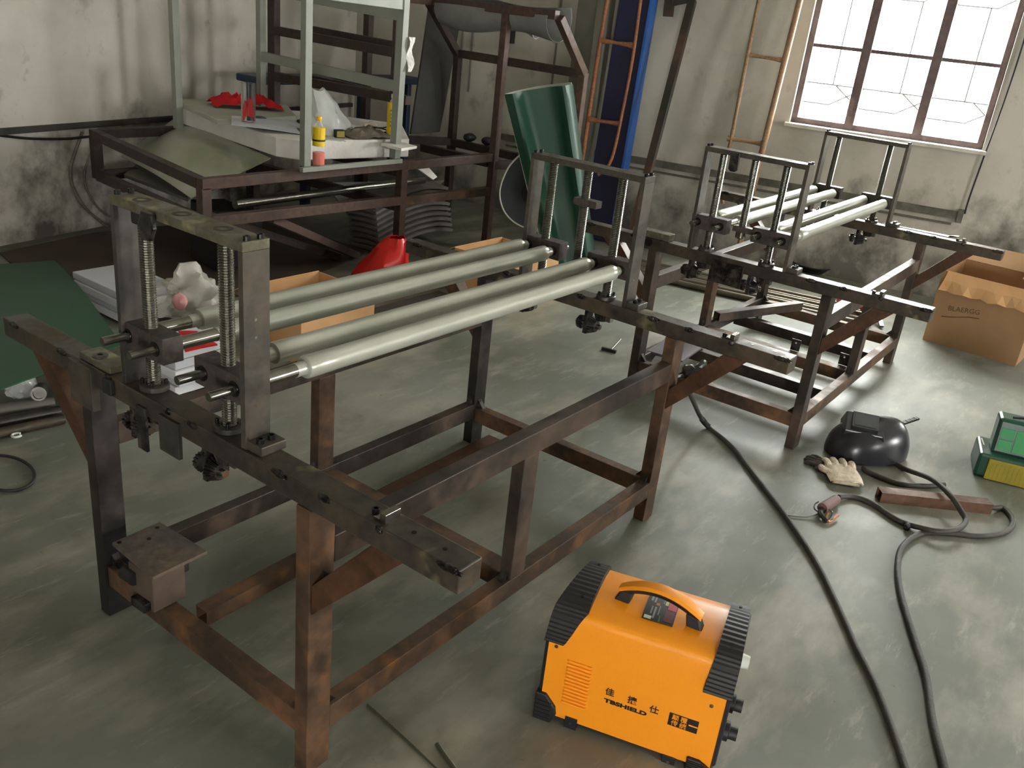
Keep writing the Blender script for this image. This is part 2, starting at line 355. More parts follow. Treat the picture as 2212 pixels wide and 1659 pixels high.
def spline(pts, n=8):
    P = [Vector(p) for p in pts]; out = []
    for i in range(len(P)-1):
        p0, p1, p2, p3 = P[max(i-1, 0)], P[i], P[i+1], P[min(i+2, len(P)-1)]
        for k in range(n):
            t = k/n; out.append(.5*((2*p1)+(p2-p0)*t+(2*p0-5*p1+4*p2-p3)*t*t+(3*p1-p0-3*p2+p3)*t**3))
    out.append(P[-1]); return out
def text_mesh(txt, name, size, origin, xa, ya, mat, parent, scx=1.0, ext=.0004, bold=0.0, align='LEFT'):
    c = bpy.data.curves.new(name, 'FONT'); c.body = txt; c.size = size; c.extrude = ext; c.offset = bold; c.align_x = align; c.resolution_u = 3
    o = bpy.data.objects.new(name, c); COL.objects.link(o)
    bpy.context.view_layer.update()
    me = bpy.data.meshes.new_from_object(o.evaluated_get(bpy.context.evaluated_depsgraph_get()))
    COL.objects.unlink(o); bpy.data.objects.remove(o)
    xa, ya = Vector(xa).normalized(), Vector(ya).normalized(); za = xa.cross(ya)
    me.transform(Matrix((( *(xa*scx), ), (*ya,), (*za,))).transposed().to_4x4()); me.transform(Matrix.Translation(origin))
    me.materials.clear(); me.materials.append(mat)
    n = bpy.data.objects.new(name, me); COL.objects.link(n); n.parent = parent; return n

# ------------------------------------------------------------------ room shell
def wall(name, fixed, a0, a1, wins, axis, out, mat):
    """wall in room coordinates with rectangular openings, 0.24 m thick"""
    m = MB(); T = .24
    cuts = sorted({a0, a1, *[w_[0] for w_ in wins], *[w_[1] for w_ in wins]})
    for p, q in zip(cuts, cuts[1:]):
        spans = [(0, HC)]
        for (w0, w1, z0, z1) in wins:
            if w0 <= p+1e-6 and w1 >= q-1e-6: spans = [(0, z0), (z1, HC)]
        for (z0, z1) in spans:
            if z1-z0 < .01: continue
            def pt(a, f, z): return R3(f, a, z) if axis == 't' else R3(a, f, z)
            f0, f1 = fixed, fixed+out*T
            m.hexa([pt(p, f0, z0), pt(q, f0, z0), pt(q, f1, z0), pt(p, f1, z0), pt(p, f0, z1), pt(q, f0, z1), pt(q, f1, z1), pt(p, f1, z1)])
    bmesh.ops.remove_doubles(m.b, verts=m.b.verts, dist=1e-4)
    return struct(m.build(name, mat))
wall('wall_right', SR, TF-.24, TL_+.24, WINS['right'], 't', 1, wallr_m)
wall('wall_left', TL_, SB, SR, [], 's', 1, walll_m)
wall('wall_front', TF, SB, SR, WINS['front'], 's', -1, wallr_m)
wall('wall_rear', SB, TF-.24, TL_+.24, WINS['rear'], 't', -1, wallr_m)
m = MB(); m.hexa([R3(SB-.24, TF-.24, -.1), R3(SR+.24, TF-.24, -.1), R3(SR+.24, TL_+.24, -.1), R3(SB-.24, TL_+.24, -.1), R3(SB-.24, TF-.24, 0), R3(SR+.24, TF-.24, 0), R3(SR+.24, TL_+.24, 0), R3(SB-.24, TL_+.24, 0)])
struct(m.build('floor', floor_m))
m = MB(); m.hexa([R3(SB-.24, TF-.24, HC), R3(SR+.24, TF-.24, HC), R3(SR+.24, TL_+.24, HC), R3(SB-.24, TL_+.24, HC), R3(SB-.24, TF-.24, HC+.1), R3(SR+.24, TF-.24, HC+.1), R3(SR+.24, TL_+.24, HC+.1), R3(SB-.24, TL_+.24, HC+.1)])
struct(m.build('ceiling', ceil_m))
# pilaster on the right wall
m = MB(); m.hexa([R3(SR-.10, t, z) if k == 0 else R3(SR, t, z) for z in (0, HC) for (k, t) in ((0, 1.93), (0, 2.22), (1, 2.22), (1, 1.93))])
struct(m.build('trim_1', concrete_m))
# chases and old conduit grooves in the plaster (raised ledge of cable trunking)
m = MB(); m.obox(R3(SR-.012, .9, .655), M, UP, N, 1.95, .028, .012); m.obox(R3(SR-.008, .9, .585), M, UP, N, 1.9, .008, .008)
m.obox(R3(SR-.02, -1.045, .655), M, UP, N, .02, .05, .014)
struct(m.build('trim_2', simple('grimy_ledge', '47463f', .9, h2='6f6d62', scale=9, bump=.5)))
m = MB(); m.obox(R3(2.6, TL_-.02, .72), N, UP, M, 3.6, .018, .02)
struct(m.build('trim_3', simple('black_trunking', '2c2c2c', .7, h2='45423e', scale=9)))

def window(n, t0, t1, z0, z1):
    s_in = SR+.09
    fr = MB(); fw = .045
    for (a, b, c, d) in ((t0, t1, z0, z0+fw), (t0, t1, z1-fw, z1), (t0, t0+fw, z0, z1), (t1-fw, t1, z0, z1)):
        fr.obox(R3(s_in, (a+b)/2, (c+d)/2), M, UP, N, (b-a)/2, (d-c)/2, .03)
    W = t1-t0; mu = []
    for k in (1, 2): fr.obox(R3(s_in, t0+W*(k/3)+(.0 if k == 1 else .03), (z0+z1)/2), M, UP, N, .035, (z1-z0)/2, .034)
    f = struct(fr.build(f'window_{n}', woodframe_m, bevel=.004))
    tb = MB()
    for zz in (z0+.585, z0+1.12): tb.obox(R3(s_in, (t0+t1)/2, zz), M, UP, N, W/2-.03, .014, .02)
    tb.build('transom', woodframe_m, f, bevel=.003)
    g = MB(); g.obox(R3(s_in+.005, (t0+t1)/2, (z0+z1)/2), M, UP, N, W/2-.02, (z1-z0)/2-.02, .002)
    gm = MATS.get('window_glass')
    if not gm:
        gm, nt, b = nm('window_glass'); nt.nodes.remove(b); o = nt.nodes['Material Output']
        tr = nt.nodes.new('ShaderNodeBsdfTransparent'); tr.inputs[0].default_value = (.93, .95, .94, 1); gl = nt.nodes.new('ShaderNodeBsdfGlossy'); gl.inputs['Roughness'].default_value = .08
        mx = nt.nodes.new('ShaderNodeMixShader'); mx.inputs[0].default_value = .08; nt.links.new(tr.outputs[0], mx.inputs[1]); nt.links.new(gl.outputs[0], mx.inputs[2]); nt.links.new(mx.outputs[0], o.inputs[0])
    g.build('pane', gm, f)
    si = MB(); si.obox(R3(SR+.02, (t0+t1)/2, z0-.012), M, UP, N, W/2+.03, .014, .075)
    si.build('sill', simple('white_sill', 'd8d4ca', .7, h2='b0aca0', scale=9, bump=.3), f, bevel=.004)
    return f
window(1, *WINS['right'][0]); window(2, *WINS['right'][1])
# wire grille outside window 1
m = MB(); gs = SR+.2; t0, t1, z0, z1 = WINS['right'][0]
def g_(t, z): return R3(gs, t, z)
def wr(*p): m.tube([g_(*q) for q in p], .0065, 6)
for zr in (z0+.16, z0+.96):
    for k in range(-1, 3):
        tc_ = t1-.36-.5*k
        wr((tc_+.30, zr), (tc_+.12, zr), (tc_, zr+.075), (tc_-.12, zr+.15), (tc_-.32, zr+.15))
        wr((tc_+.20, zr+.15), (tc_+.10, zr+.15), (tc_, zr+.075), (tc_-.12, zr), (tc_-.25, zr))
for tt in (t1-.24, t1-.42, t1-.74, t1-.93, t1-1.2): wr((tt, z0+.31), (tt, z0+.96))
for zz in (z0, z0+.31, z0+1.12): wr((t0+.01, zz), (t1-.01, zz))
tag(m.build('window_grille', wire_m), 'thin bent wire security grille outside the bright window', 'window grille')

# ------------------------------------------------------------------ roller machine
H, BW, BH, L = .80, .068, .054, 1.662
YF, YB = -.217, 1.500
Y1, Y2, LW, LD = .187, 1.049, .072, .045          # leg rows (their -y faces), leg width along x, depth along y
SCR = (.82, .52)                                  # y of the lead screws
def bolt(parent, x, y, z, r=.006, h=.008, d=(0, 0, 1), mat=None):
    m = MB(); m.lathe((x, y, z), d, [(r, 0), (r, h*.9), (r*.9, h), (r*.55, h), (r*.5, h*.55)], 12)
    return m.build('bolt', mat or blackbolt_m, parent)
darktop_m = steel('dark_bar_steel', '504d46', '4a4438', .5, 9, .34, .5)
def gantry(root, X, mid=None, top=top_m):
    gx, gw, gt = X+.0065, .069, .022; ya, yb_, zt = .413, .901, 1.2715; pt = .016
    bar = MB(); bar.box(gx, gx+gw, ya, yb_, zt-gt, zt); tb = bar.build('top_bar', top, root, bevel=.0015)
    for yy in (ya, yb_-pt): 
        p = MB(); p.box(gx+.0005, gx+gw-.0005, yy, yy+pt, H, zt-gt); p.build('post', plate_m, root, bevel=.001)
        for k in (.25, .75): bolt(tb, gx+gw*k, yy+pt/2, zt, .0075, .010)
    for zz in (.90, 1.06, 1.10):
        h = MB(); h.cyl((gx+gw*.45, ya-.0006, zz), (gx+gw*.45, ya+.001, zz), .0035, 10); h.build('screw_hole', shaft_m, root)
    for yy in (.82, .667, .52):                    # scorched screw seats on the top bar
        h = MB(); h.lathe((gx+gw*.5, yy, zt-.002), UP, [(.021, 0), (.021, .0026), (.012, .0026), (.012, .0006)], 24); h.build('screw_seat', block_m, tb)
    fb = MB(); fb.box(gx+.004, gx+gw+.004, ya-.05, ya-.001, H, H+.022)
    f = fb.build('foot_block', plate_m, root, bevel=.002)
    for k in (.28, .72): bolt(f, gx+gw*k, ya-.027, H+.022, .009, .011)
    sx = gx+gw*.55
    ys = list(SCR) + ([.667] if mid is not None else [])
    for i, y in enumerate(ys):
        z0, z1 = (H+.004, zt-gt) if not (i == 2 and mid < 1.0) else (mid-.03, zt-gt)
        prof = []; z = 0; p_ = .0062
        while z < z1-z0-p_: prof += [(.0138, z), (.0172, z+p_*.35), (.0172, z+p_*.55)]; z += p_
        prof += [(.0125, z1-z0)]
        s_ = MB(); s_.lathe((sx, y, z0), UP, prof, 14); s_.build('lead_screw', screw_m, root)
        if i < 2:
            fl = MB(); fl.lathe((sx, y, H+.0005), UP, [(.036, 0), (.036, .012), (.033, .014), (.019, .014), (.018, .009)], 28)
            fo = fl.build('flange', plate_m, root, smooth=True)
            for a in (PI*.25, PI*.75, PI*1.25, PI*1.75): bolt(fo, sx+.028*math.cos(a), y+.028*math.sin(a), H+.014, .0048, .012)
    # bearing blocks that carry the rollers
    for y in SCR:
        b_ = MB(); b_.box(sx-.028, sx+.028, y-.088, y+.088, .895, .962)
        bb = b_.build('bearing_block', block_m, root, bevel=.002)
        for dy in (.057, -.057):
            r_ = MB(); r_.lathe((sx-.030, y+dy, .928), (1, 0, 0), [(.012, 0), (.0185, 0), (.0185, .060), (.012, .060)], 20, cap=False); r_.build('bearing', blackbolt_m, bb, smooth=True)
    if mid is not None:
        b_ = MB(); b_.box(sx-.020, sx+.020, .667-.062, .667+.038, mid, mid+.026)
        b_.build('travel_plate', block_m, root, bevel=.0015)
        if mid < 1.0:
            n_ = MB(); n_.lathe((sx, .667, mid-.03), UP, [(.020, 0), (.024, .004), (.024, .030)], 20); n_.build('nut', shaft_m, root, smooth=True)
def drive(root, X, sgn):
    """bevel gears, hanger blocks and shafts hanging under a crossbeam"""
    cx = X + (BW/2)
    for y in SCR:
        g = MB(); g.gear((cx, y, H-BH-.004), (0, 0, -1), .030, .026, 18, .12, .72); g.build('bevel_gear', gear_m, root)
        for dy in (.052,):
            h_ = MB(); h_.box(cx-.026, cx+.010, y+dy-.010, y+dy+.008, H-BH-.092, H-BH); hb = h_.build('hanger', gear_m, root, bevel=.002)
            bolt(hb, cx-.021, y+dy, H-BH-.02, .006, .006, (-1, 0, 0))
        g = MB(); g.gear((cx-.008, y+.036, H-BH-.056), (0, -1, 0), .034, .026, 22, .12, .66); g.build('bevel_gear', gear_m, root)
        s_ = MB(); s_.cyl((cx-.008, y-.006, H-BH-.056), (cx-.008, y+.100, H-BH-.056), .010, 12); s_.build('stub_shaft', shaft_m, root, smooth=True)
        g = MB(); g.gear((cx-.008, y+.072, H-BH-.056), (0, 1, 0), .027, .018, 16, .14, .9); g.build('drive_gear', gear_m, root)
        n_ = MB(); n_.box(cx-.012, cx+.012, y-.045, y-.022, H-BH-.026, H-BH); n_.build('stop_block', shaft_m, root, bevel=.001)
def machine(name, label, loc, rz, mids, vary):
    root = empty(name, label, 'machine frame', loc, rz, 'twin roller machines')
    def part(n, f, mat=leg_m, bevel=.0022): m = MB(); f(m); return m.build(n, mat, root, bevel=bevel)
    lm = vary['legs']
    # legs
    for i, (x, y) in enumerate(((0, Y1), (L, Y1), (0, Y2), (L, Y2))):
        part('leg', lambda m: m.box(x-.003, x+LW-.003, y, y+LD, 0, H-BH), lm[i])
    # crossbeams that carry the gantries
    for X in (0, L):
        b = part('crossbeam', lambda m: m.box(X, X+BW, YF, YB, H-BH, H), beam_m, .003)
        for (y, s_, sd) in vary['welds']:
            w_ = MB(); w_.blob((X+(.001 if sd == 0 else BW/2), y, H-.006 if sd == 0 else H+.001), .006, s_, .009, .3, 2.5, 3, int(y*90)); w_.build('weld_bead', weld_m, b, smooth=True)
        # end stop with bolt on the overhang
        e = MB(); e.box(X+.014, X+.058, -.012, .004, H, H+.020); e.box(X+.014, X+.058, .004, .020, H, H+.006); eo = e.build('stop_bracket', shaft_m, b, bevel=.001)
        bolt(eo, X+.030, .030, H, .008, .013)
        for yy in (-.07, -.15): 
            h_ = MB(); h_.lathe((X+.036, yy, H), UP, [(.005, 0), (.005, .0008)], 12); h_.build('bolt_hole', blackbolt_m, b)
    # rails
    zb0, zb1 = .105, .170
    part('bottom_rail', lambda m: m.box(LW-.003, L-.003, Y1, Y1+LD, zb0, zb1), rust_m)
    part('bottom_rail', lambda m: m.box(LW-.003, L-.003, Y2, Y2+LD, zb0+.015, zb1+.018), leg_m)
    part('bottom_rail', lambda m: m.box(.004, .049, Y1+LD, Y2, zb0, zb1), rust_m)
    part('bottom_rail', lambda m: m.box(L+.004, L+.049, Y1+LD, Y2, zb0, zb1), rust_m)
    part('middle_rail', lambda m: m.box(.80, .87, Y1+LD, Y2, zb0+.004, zb1+.002), rust_m)
    part('upper_rail', lambda m: m.box(LW-.003, L-.003, Y1, Y1+LD, .585, .655), leg_m)
    part('upper_rail', lambda m: m.box(LW-.003, L-.003, Y2, Y2+LD, .545, .612), leg_m)
    part('upright', lambda m: m.box(.79, .862, Y1+.001, Y1+LD-.001, zb1, .585), leg_m)
    part('upright', lambda m: m.box(.79, .862, Y2+.001, Y2+LD-.001, zb1+.018, .545), rust_m)
    # slanting braces under the overhangs
    for X in (0, L):
        x0, x1 = X+.004, X+.062
        part('brace', lambda m: m.prism([(x0, Y1, .475), (x0, Y1, .555), (x0, .012, H-BH), (x0, -.075, H-BH)], (x1-x0, 0, 0)), brace_m)
        y2 = Y2+LD
        part('brace', lambda m: m.prism([(x0, y2, .475), (x0, y2, .555), (x0, y2+.175, H-BH), (x0, y2+.262, H-BH)], (x1-x0, 0, 0)), brace_m)
        # gussets
        for (yy, sg) in ((Y1+LD, 1), (Y2, -1)):
            part('gusset', lambda m: m.prism([(X+.02, yy, zb1), (X+.02, yy+sg*.03, zb1), (X+.02, yy, zb1+.035)], (.02, 0, 0)), gear_m, 0)
    for (x, sg) in ((LW-.003, 1), (L-.003, -1), (.79, -1), (.862, 1)):
        for (yy, zz) in ((Y1, zb1), (Y2, zb1+.018)):
            part('gusset', lambda m: m.prism([(x, yy+.012, zz), (x+sg*.028, yy+.012, zz), (x, yy+.012, zz+.034)], (0, .018, 0)), gear_m, 0)
    gantry(root, 0, mids[0], vary['tops'][0]); gantry(root, L, mids[1], vary['tops'][1]); drive(root, 0, 1); drive(root, L, -1)
    # four rollers
    for y in (.877, .763, .577, .463):
        r = MB(); prof = [(.0175, .185), (.0175, .2145), (.0265, .215), (.0282, .219), (.0282, .30), (.0278, .302), (.0278, 1.59), (.0282, 1.592), (.0282, 1.621), (.0265, 1.6245), (.0175, 1.625), (.0175, 1.66)]
        ro = r.lathe((0, y, .928), (1, 0, 0), prof, 40) and r.build('roller', roller_m, root, smooth=True)
        s_ = MB(); s_.lathe((0, y, .928), (1, 0, 0), [(.0098, -.050), (.0108, -.048), (.0108, .07), (.0165, .0705), (.0165, .186), (.0001, .186)], 22); s_.build('roller_shaft', shaft_m, ro, smooth=True)
        s_ = MB(); s_.lathe((0, y, .928), (1, 0, 0), [(.0001, 1.659), (.0165, 1.66), (.0165, 1.682), (.0108, 1.6825), (.0108, 1.775), (.0098, 1.777)], 22); s_.build('roller_shaft', shaft_m, ro, smooth=True)
    return root
WELDS = [(-.19, .032, 0), (.15, .020, 0), (.29, .026, 0), (-.01, .010, 0), (1.44, .03, 0), (1.18, .025, 0), (.955, .018, 0), (.70, .014, 0), (.60, .02, 0)]
M1 = machine('roller_machine', 'large steel roller machine frame standing nearest, behind the orange welder', (0, 0, 0), 0, (None, 1.118), {'legs': (rust_m, rust_m, dleg_m, dleg_m), 'welds': WELDS, 'tops': (top_m, darktop_m)})
M2 = machine('roller_machine', 'farther steel roller machine frame standing in front of the bright window', (2.761, -.1855, 0), .0097, (.922, None), {'legs': (leg_m, leg_m, leg_m, leg_m), 'welds': WELDS[:6], 'tops': (darktop_m, darktop_m)})
# extras that only one machine carries
def m1(n, f, mat, bevel=.002, parent=M1): m = MB(); f(m); return m.build(n, mat, parent, bevel=bevel)
m1('hinge_plate', lambda m: m.box(.006, .066, .955, 1.10, H+.001, H+.020), top_m)
m1('hinge_plate', lambda m: m.box(-.012, .010, 1.02, 1.13, H-BH-.07, H-.002), plate_m)
m1('rubber_pad', lambda m: m.box(-.014, .002, .925, .965, H-.045, H-.004), rubber_m, .004)
c = MB(); c.lathe((.030, 1.04, H+.020), UP, [(.020, 0), (.020, .003), (.015, .004), (.007, .004), (.007, .001)], 24); c.build('bushing', plate_m, M1, smooth=True)
m1('hanger_plate', lambda m: m.box(-.010, .002, .645, .725, H-.115, H-.020), plate_m)
m1('slotted_plate', lambda m: m.box(-.008, .001, .785, .825, H-.15, H-.03), gear_m)
m1('eye_bracket', lambda m: m.prism([(.0, .745, 1.268), (.0, .705, 1.268), (.0, .70, 1.235), (.0, .715, 1.205), (.0, .745, 1.20), (.0, .758, 1.235)], (-.012, 0, 0)), gear_m, .003)
m1('clamp', lambda m: m.box(.02, .055, .80, .84, 1.215, 1.25), rubber_m, .006)
M2x = lambda n, f, mat, bevel=.002: m1(n, f, mat, bevel, M2)
M2x('hinge_plate', lambda m: m.box(.006, .066, 1.00, 1.20, H+.001, H+.034), top_m)
c = MB(); c.cyl((-.006, 1.10, H-.02), (.002, 1.10, H-.02), .02, 20); c.build('hinge_pin', blackbolt_m, M2, smooth=True)
M2x('eye_bracket', lambda m: m.prism([(.0, .770, 1.268), (.0, .725, 1.268), (.0, .722, 1.195), (.0, .735, 1.185), (.0, .757, 1.185), (.0, .768, 1.195)], (-.010, 0, 0)), gear_m, .003)
M2x('chain_plate', lambda m: m.box(-.010, .001, .60, .76, H-.125, H-.02), gear_m)
M2x('gusset_plate', lambda m: m.prism([(1.73, .47, H+.001), (1.80, .05, H+.001), (1.86, .05, H+.001), (1.80, .09, H+.001), (1.73, .09, H+.001)], (0, 0, .003)), plate_m, 0)
for (x, y) in ((.88, .52), (.88, .25)):
    o_ = M2x('angle_tab', lambda m: m.box(x, x+.004, y, y+.05, .17, .235), gear_m, 0)
    c = MB(); c.cyl((x-.001, y+.025, .215), (x+.005, y+.025, .215), .005, 10); c.build('hole', white_m, o_)
M2x('middle_rail', lambda m: m.box(.42, .47, Y1+LD, Y2, .107, .168), leg_m)
M2x('middle_rail', lambda m: m.box(1.22, 1.28, Y1+LD, Y2, .107, .168), leg_m)

# ------------------------------------------------------------------ welding inverter
Wu = Vector((.284, -.959, 0)).normalized(); Wv = Vector((-Wu.y, Wu.x, 0)); WB = Vector((.566, -.162, 0))
def Wp(u, v, z): return WB + Wu*u + Wv*v + UP*z
def fz(px, py):                                    # a point of the front panel as (u, z)
    p = atp(px, py, WB, Wv) - WB; return p @ Wu, p.z
WT = empty('welding_inverter', 'orange portable welding inverter with black ribbed end guards standing on the floor', 'welding machine')
m = MB(); prof = [(0, .022), (0, .26), (0, .338), (.004, .352), (.014, .361), (.07, .368), (.13, .371), (.19, .368), (.238, .360), (.247, .352), (.25, .338), (.25, .26), (.25, .022)]
u0, u1 = -.052, .412
a = [m.b.verts.new(Wp(u0+max(0, z-.26)/.11*.042, v, z)) for v, z in prof]; b = [m.b.verts.new(Wp(u1, v, z)) for v, z in prof]
for i in range(len(prof)):
    j = (i+1) % len(prof); m.b.faces.new((a[i], a[j], b[j], b[i]))
m.b.faces.new(a[::-1]); m.b.faces.new(b)
body = m.build('housing', orange_m, WT, smooth=True)
def guard(outer, inner):
    """outer / inner: u along the path as (bottom, shoulder, back)"""
    m = MB(); path = spline([(0, -.010, .262), (0, -.009, .300), (0, -.002, .345), (0, .022, .374), (0, .075, .388), (0, .14, .392), (0, .20, .386), (0, .243, .368), (0, .258, .335), (0, .260, .26)], 7); n = len(path)-1
    def mix(k, t): return k[0]+(k[1]-k[0])*min(1, t/.30) if t < .30 else k[1]+(k[2]-k[1])*min(1, (t-.30)/.35)
    A = []; B = []
    for i, p in enumerate(path):
        t = i/n; tn = (path[min(i+1, n)]-path[max(i-1, 0)]).normalized(); nv, nz = -tn.z, tn.y; rib = .0016 if i % 2 else 0
        uo, ui = mix(outer, t), mix(inner, t)
        A.append([m.b.verts.new(Wp(uo, p.y+nv*rib, p.z+nz*rib)), m.b.verts.new(Wp(ui, p.y+nv*rib, p.z+nz*rib))])
        B.append([m.b.verts.new(Wp(uo, p.y-nv*.022, p.z-nz*.022)), m.b.verts.new(Wp(ui, p.y-nv*.022, p.z-nz*.022))])
    for i in range(n):
        m.b.faces.new((A[i][0], A[i+1][0], A[i+1][1], A[i][1])); m.b.faces.new((B[i][0], B[i][1], B[i+1][1], B[i+1][0]))
        m.b.faces.new((A[i][0], B[i][0], B[i+1][0], A[i+1][0])); m.b.faces.new((A[i][1], A[i+1][1], B[i+1][1], B[i][1]))
    for k in (0, -1): m.b.faces.new((A[k][0], A[k][1], B[k][1], B[k][0]))
    g = m.build('end_guard', rubber_m, WT)
    for v in (.05, .21):
        s_ = MB(); s_.lathe(Wp((outer[2]+inner[2])/2, v, .3855), UP, [(.004, 0), (.004, .002), (.002, .002)], 10); s_.build('guard_screw', blackbolt_m, g)
    return g
guard((-.064, -.052, -.022), (-.012, .036, .034)); guard((.424, .424, .418), (.352, .362, .368))
# black end panels with the sockets and knobs side
for (ua, ub, zt_) in ((-.064, -.050, .262), (.410, .424, .355)):
    m = MB(); m.hexa([Wp(ua, .006, .03), Wp(ub, .006, .03), Wp(ub, .244, .03), Wp(ua, .244, .03), Wp(ua, .006, zt_), Wp(ub, .006, zt_), Wp(ub, .244, zt_), Wp(ua, .244, zt_)])
    m.build('end_panel', blackp_m, WT, bevel=.006)
for v in (.06, .17):
    m = MB(); m.lathe(Wp(.424, v, .11), Wu, [(.026, 0), (.026, .012), (.018, .014), (.018, .034)], 20); m.build('output_socket', rubber_m, WT, smooth=True)
m = MB(); m.lathe(Wp(.424, .16, .26), Wu, [(.020, 0), (.017, .022), (.0, .023)], 20); m.build('control_knob', whitelab_m, WT, smooth=True)
# ribbed corner feet and clamps with screws
def foot(u, w_, hgt, v):
    m = MB()
    m.prism([Wp(u, v, 0), Wp(u+w_*.8, v, 0), Wp(u+w_, v, hgt*.35), Wp(u+w_*.92, v, hgt*.62), Wp(u+w_*.45, v, hgt), Wp(u, v, hgt)], Wv*.06)
    f = m.build('foot', rubber_m, WT, bevel=.003)
    for k in range(5):
        r = MB(); zz = .012+k*hgt*.15; r.obox(Wp(u+w_*.4, v-.0008, zz), Wu, Wv, UP, w_*.36, .0012, .0016); r.build('rib', rubber_m, f)
foot(-.066, .062, .088, -.010); foot(-.066, .062, .088, .20); foot(.352, .068, .045, -.010); foot(.352, .068, .045, .20)
for (px, py) in ((1233, 1560), (1443, 1643)):
    u_, z_ = fz(px, py)
    m = MB(); m.hexa([Wp(u_-.017, -.004, z_-.022), Wp(u_+.017, -.004, z_-.022), Wp(u_+.017, .05, z_-.022), Wp(u_-.017, .05, z_-.022), Wp(u_-.017, -.004, z_+.016), Wp(u_+.017, -.004, z_+.016), Wp(u_+.017, .05, z_+.016), Wp(u_-.017, .05, z_+.016)])
    f = m.build('bottom_clip', blackp_m, WT, bevel=.001)
    s_ = MB(); s_.lathe(Wp(u_, -.004, z_), -Wv, [(.0045, 0), (.004, .002), (.001, .0022)], 12); s_.build('clip_screw', shaft_m, f, smooth=True)
for (px, py) in ((1202, 1396), (1537, 1525)):
    u_, z_ = fz(px, py); s_ = MB(); s_.lathe(Wp(u_, 0, z_), -Wv, [(.0055, 0), (.005, .002), (.001, .0025)], 12); s_.build('panel_screw', shaft_m, WT, smooth=True)
# louvres
uA, zA = fz(1226, 1424); uB, zB = fz(1212, 1513)
m = MB()
for k in range(13):
    t = k/12; uc = uA*(1-t)+uB*t; zc = zA*(1-t)+(zB+.002)*t; wv_ = .070
    m.hexa([Wp(uc, -.0002, zc-.0030), Wp(uc+wv_, -.0002, zc-.0030), Wp(uc+wv_, -.0002, zc+.0015), Wp(uc, -.0002, zc+.0015), Wp(uc+.005, -.0060, zc-.0018), Wp(uc+wv_-.005, -.0060, zc-.0018), Wp(uc+wv_-.005, -.0052, zc+.0006), Wp(uc+.005, -.0052, zc+.0006)])
m.build('vent_louvres', orange_m, WT)
# printed lettering on the front panel
for ch, (px, py) in zip('佳捷仕', ((1307, 1499), (1355, 1517), (1402, 1537))):
    u_, z_ = fz(px, py); text_mesh(ch, 'printed_character', .025, Wp(u_-.001, -.0006, z_+.002), Wu, UP, blacktxt_m, WT, bold=.0004)
u_, z_ = fz(1305, 1511); u2, z2 = fz(1422, 1549)
dirn = (Wu*(u2-u_)+UP*(z2-z_)).normalized()
text_mesh('TBSHIELD', 'brand_lettering', .0165, Wp(u_, -.0006, z_-.006), Wu, UP, blacktxt_m, WT, scx=(u2-u_)/.0905, bold=.0008)
u_, z_ = fz(1447, 1538); u2, _ = fz(1510, 1562); _, z3 = fz(1441, 1564)
m = MB(); hh = z_-z3; ww = u2-u_; m.hexa([Wp(u_, -.0005, z3), Wp(u2, -.0005, z3), Wp(u2, .0, z3), Wp(u_, .0, z3), Wp(u_, -.0005, z_), Wp(u2, -.0005, z_), Wp(u2, .0, z_), Wp(u_, .0, z_)])
bd = m.build('printed_badge', blacktxt_m, WT)
for i, ch in enumerate('颠覆传统'):
    cx_, cz_ = u_+ww*(.10+.29*(i % 2)), z3+hh*(.56 if i < 2 else .10)
    text_mesh(ch, 'badge_character', hh*.46, Wp(cx_, -.0009, cz_), Wu, UP, orange_m, bd, bold=.0002)
m = MB(); m.obox(Wp(u_+ww*.84, -.0008, z3+hh*.5), Wu, Wv, UP, ww*.15, .0003, hh*.05); m.build('badge_stripe', orange_m, bd)
# warning label on the top
lab = [at(1406, 1281, 'z', .3705), at(1470, 1300, 'z', .3705), at(1448, 1353, 'z', .3705), at(1378, 1331, 'z', .3705)]
la, lb = (lab[1]-lab[0]), (lab[3]-lab[0]); la.z = lb.z = 0
lb = lb - la*((la @ lb)/la.length_squared); lo_ = lab[0] + Vector((0, 0, 0))
LZ = .3705
def lp(a_, b_, z=0): q = lo_ + la*a_ + lb*b_; v_ = (q-WB) @ Wv; q.z = .3612+.0105*math.sin(max(0, min(1, v_/.25))*PI) + z + .0003; return q
def patch(a0, a1, b0, b1, z, n=4):
    return [[lp(a0+(a1-a0)*i/n, b0+(b1-b0)*j/6, z) for j in range(7)] for i in range(n+1)]
m = MB(); m.sheet(patch(0, 1, 0, 1, .001), .0008); wl = m.build('warning_label', blacktxt_m, WT)
for (a0, a1, b0, b1, mt) in ((.70, .97, .02, .48, redlab_m), (.66, .95, .52, .92, simple('dark_red_print', '5c2428', .5)), (.05, .28, .86, .97, whitelab_m), (.30, .42, .34, .44, copper_m), (.58, .68, .18, .34, simple('pale_green_print', 'b5bf7e', .5)), (.10, .17, .08, .30, greylab_m), (.22, .27, .10, .34, greylab_m), (.30, .36, .50, .92, greylab_m), (.20, .24, .5, .78, greylab_m), (.44, .47, .42, .76, greylab_m), (.52, .54, .1, .3, greylab_m), (.58, .60, .06, .16, greylab_m), (.64, .66, .06, .30, greylab_m), (.52, .545, .78, .98, greenlab_m)):
    m = MB(); m.sheet(patch(a0, a1, b0, b1, .0016, 2), .0004); m.build('label_print', mt, wl)
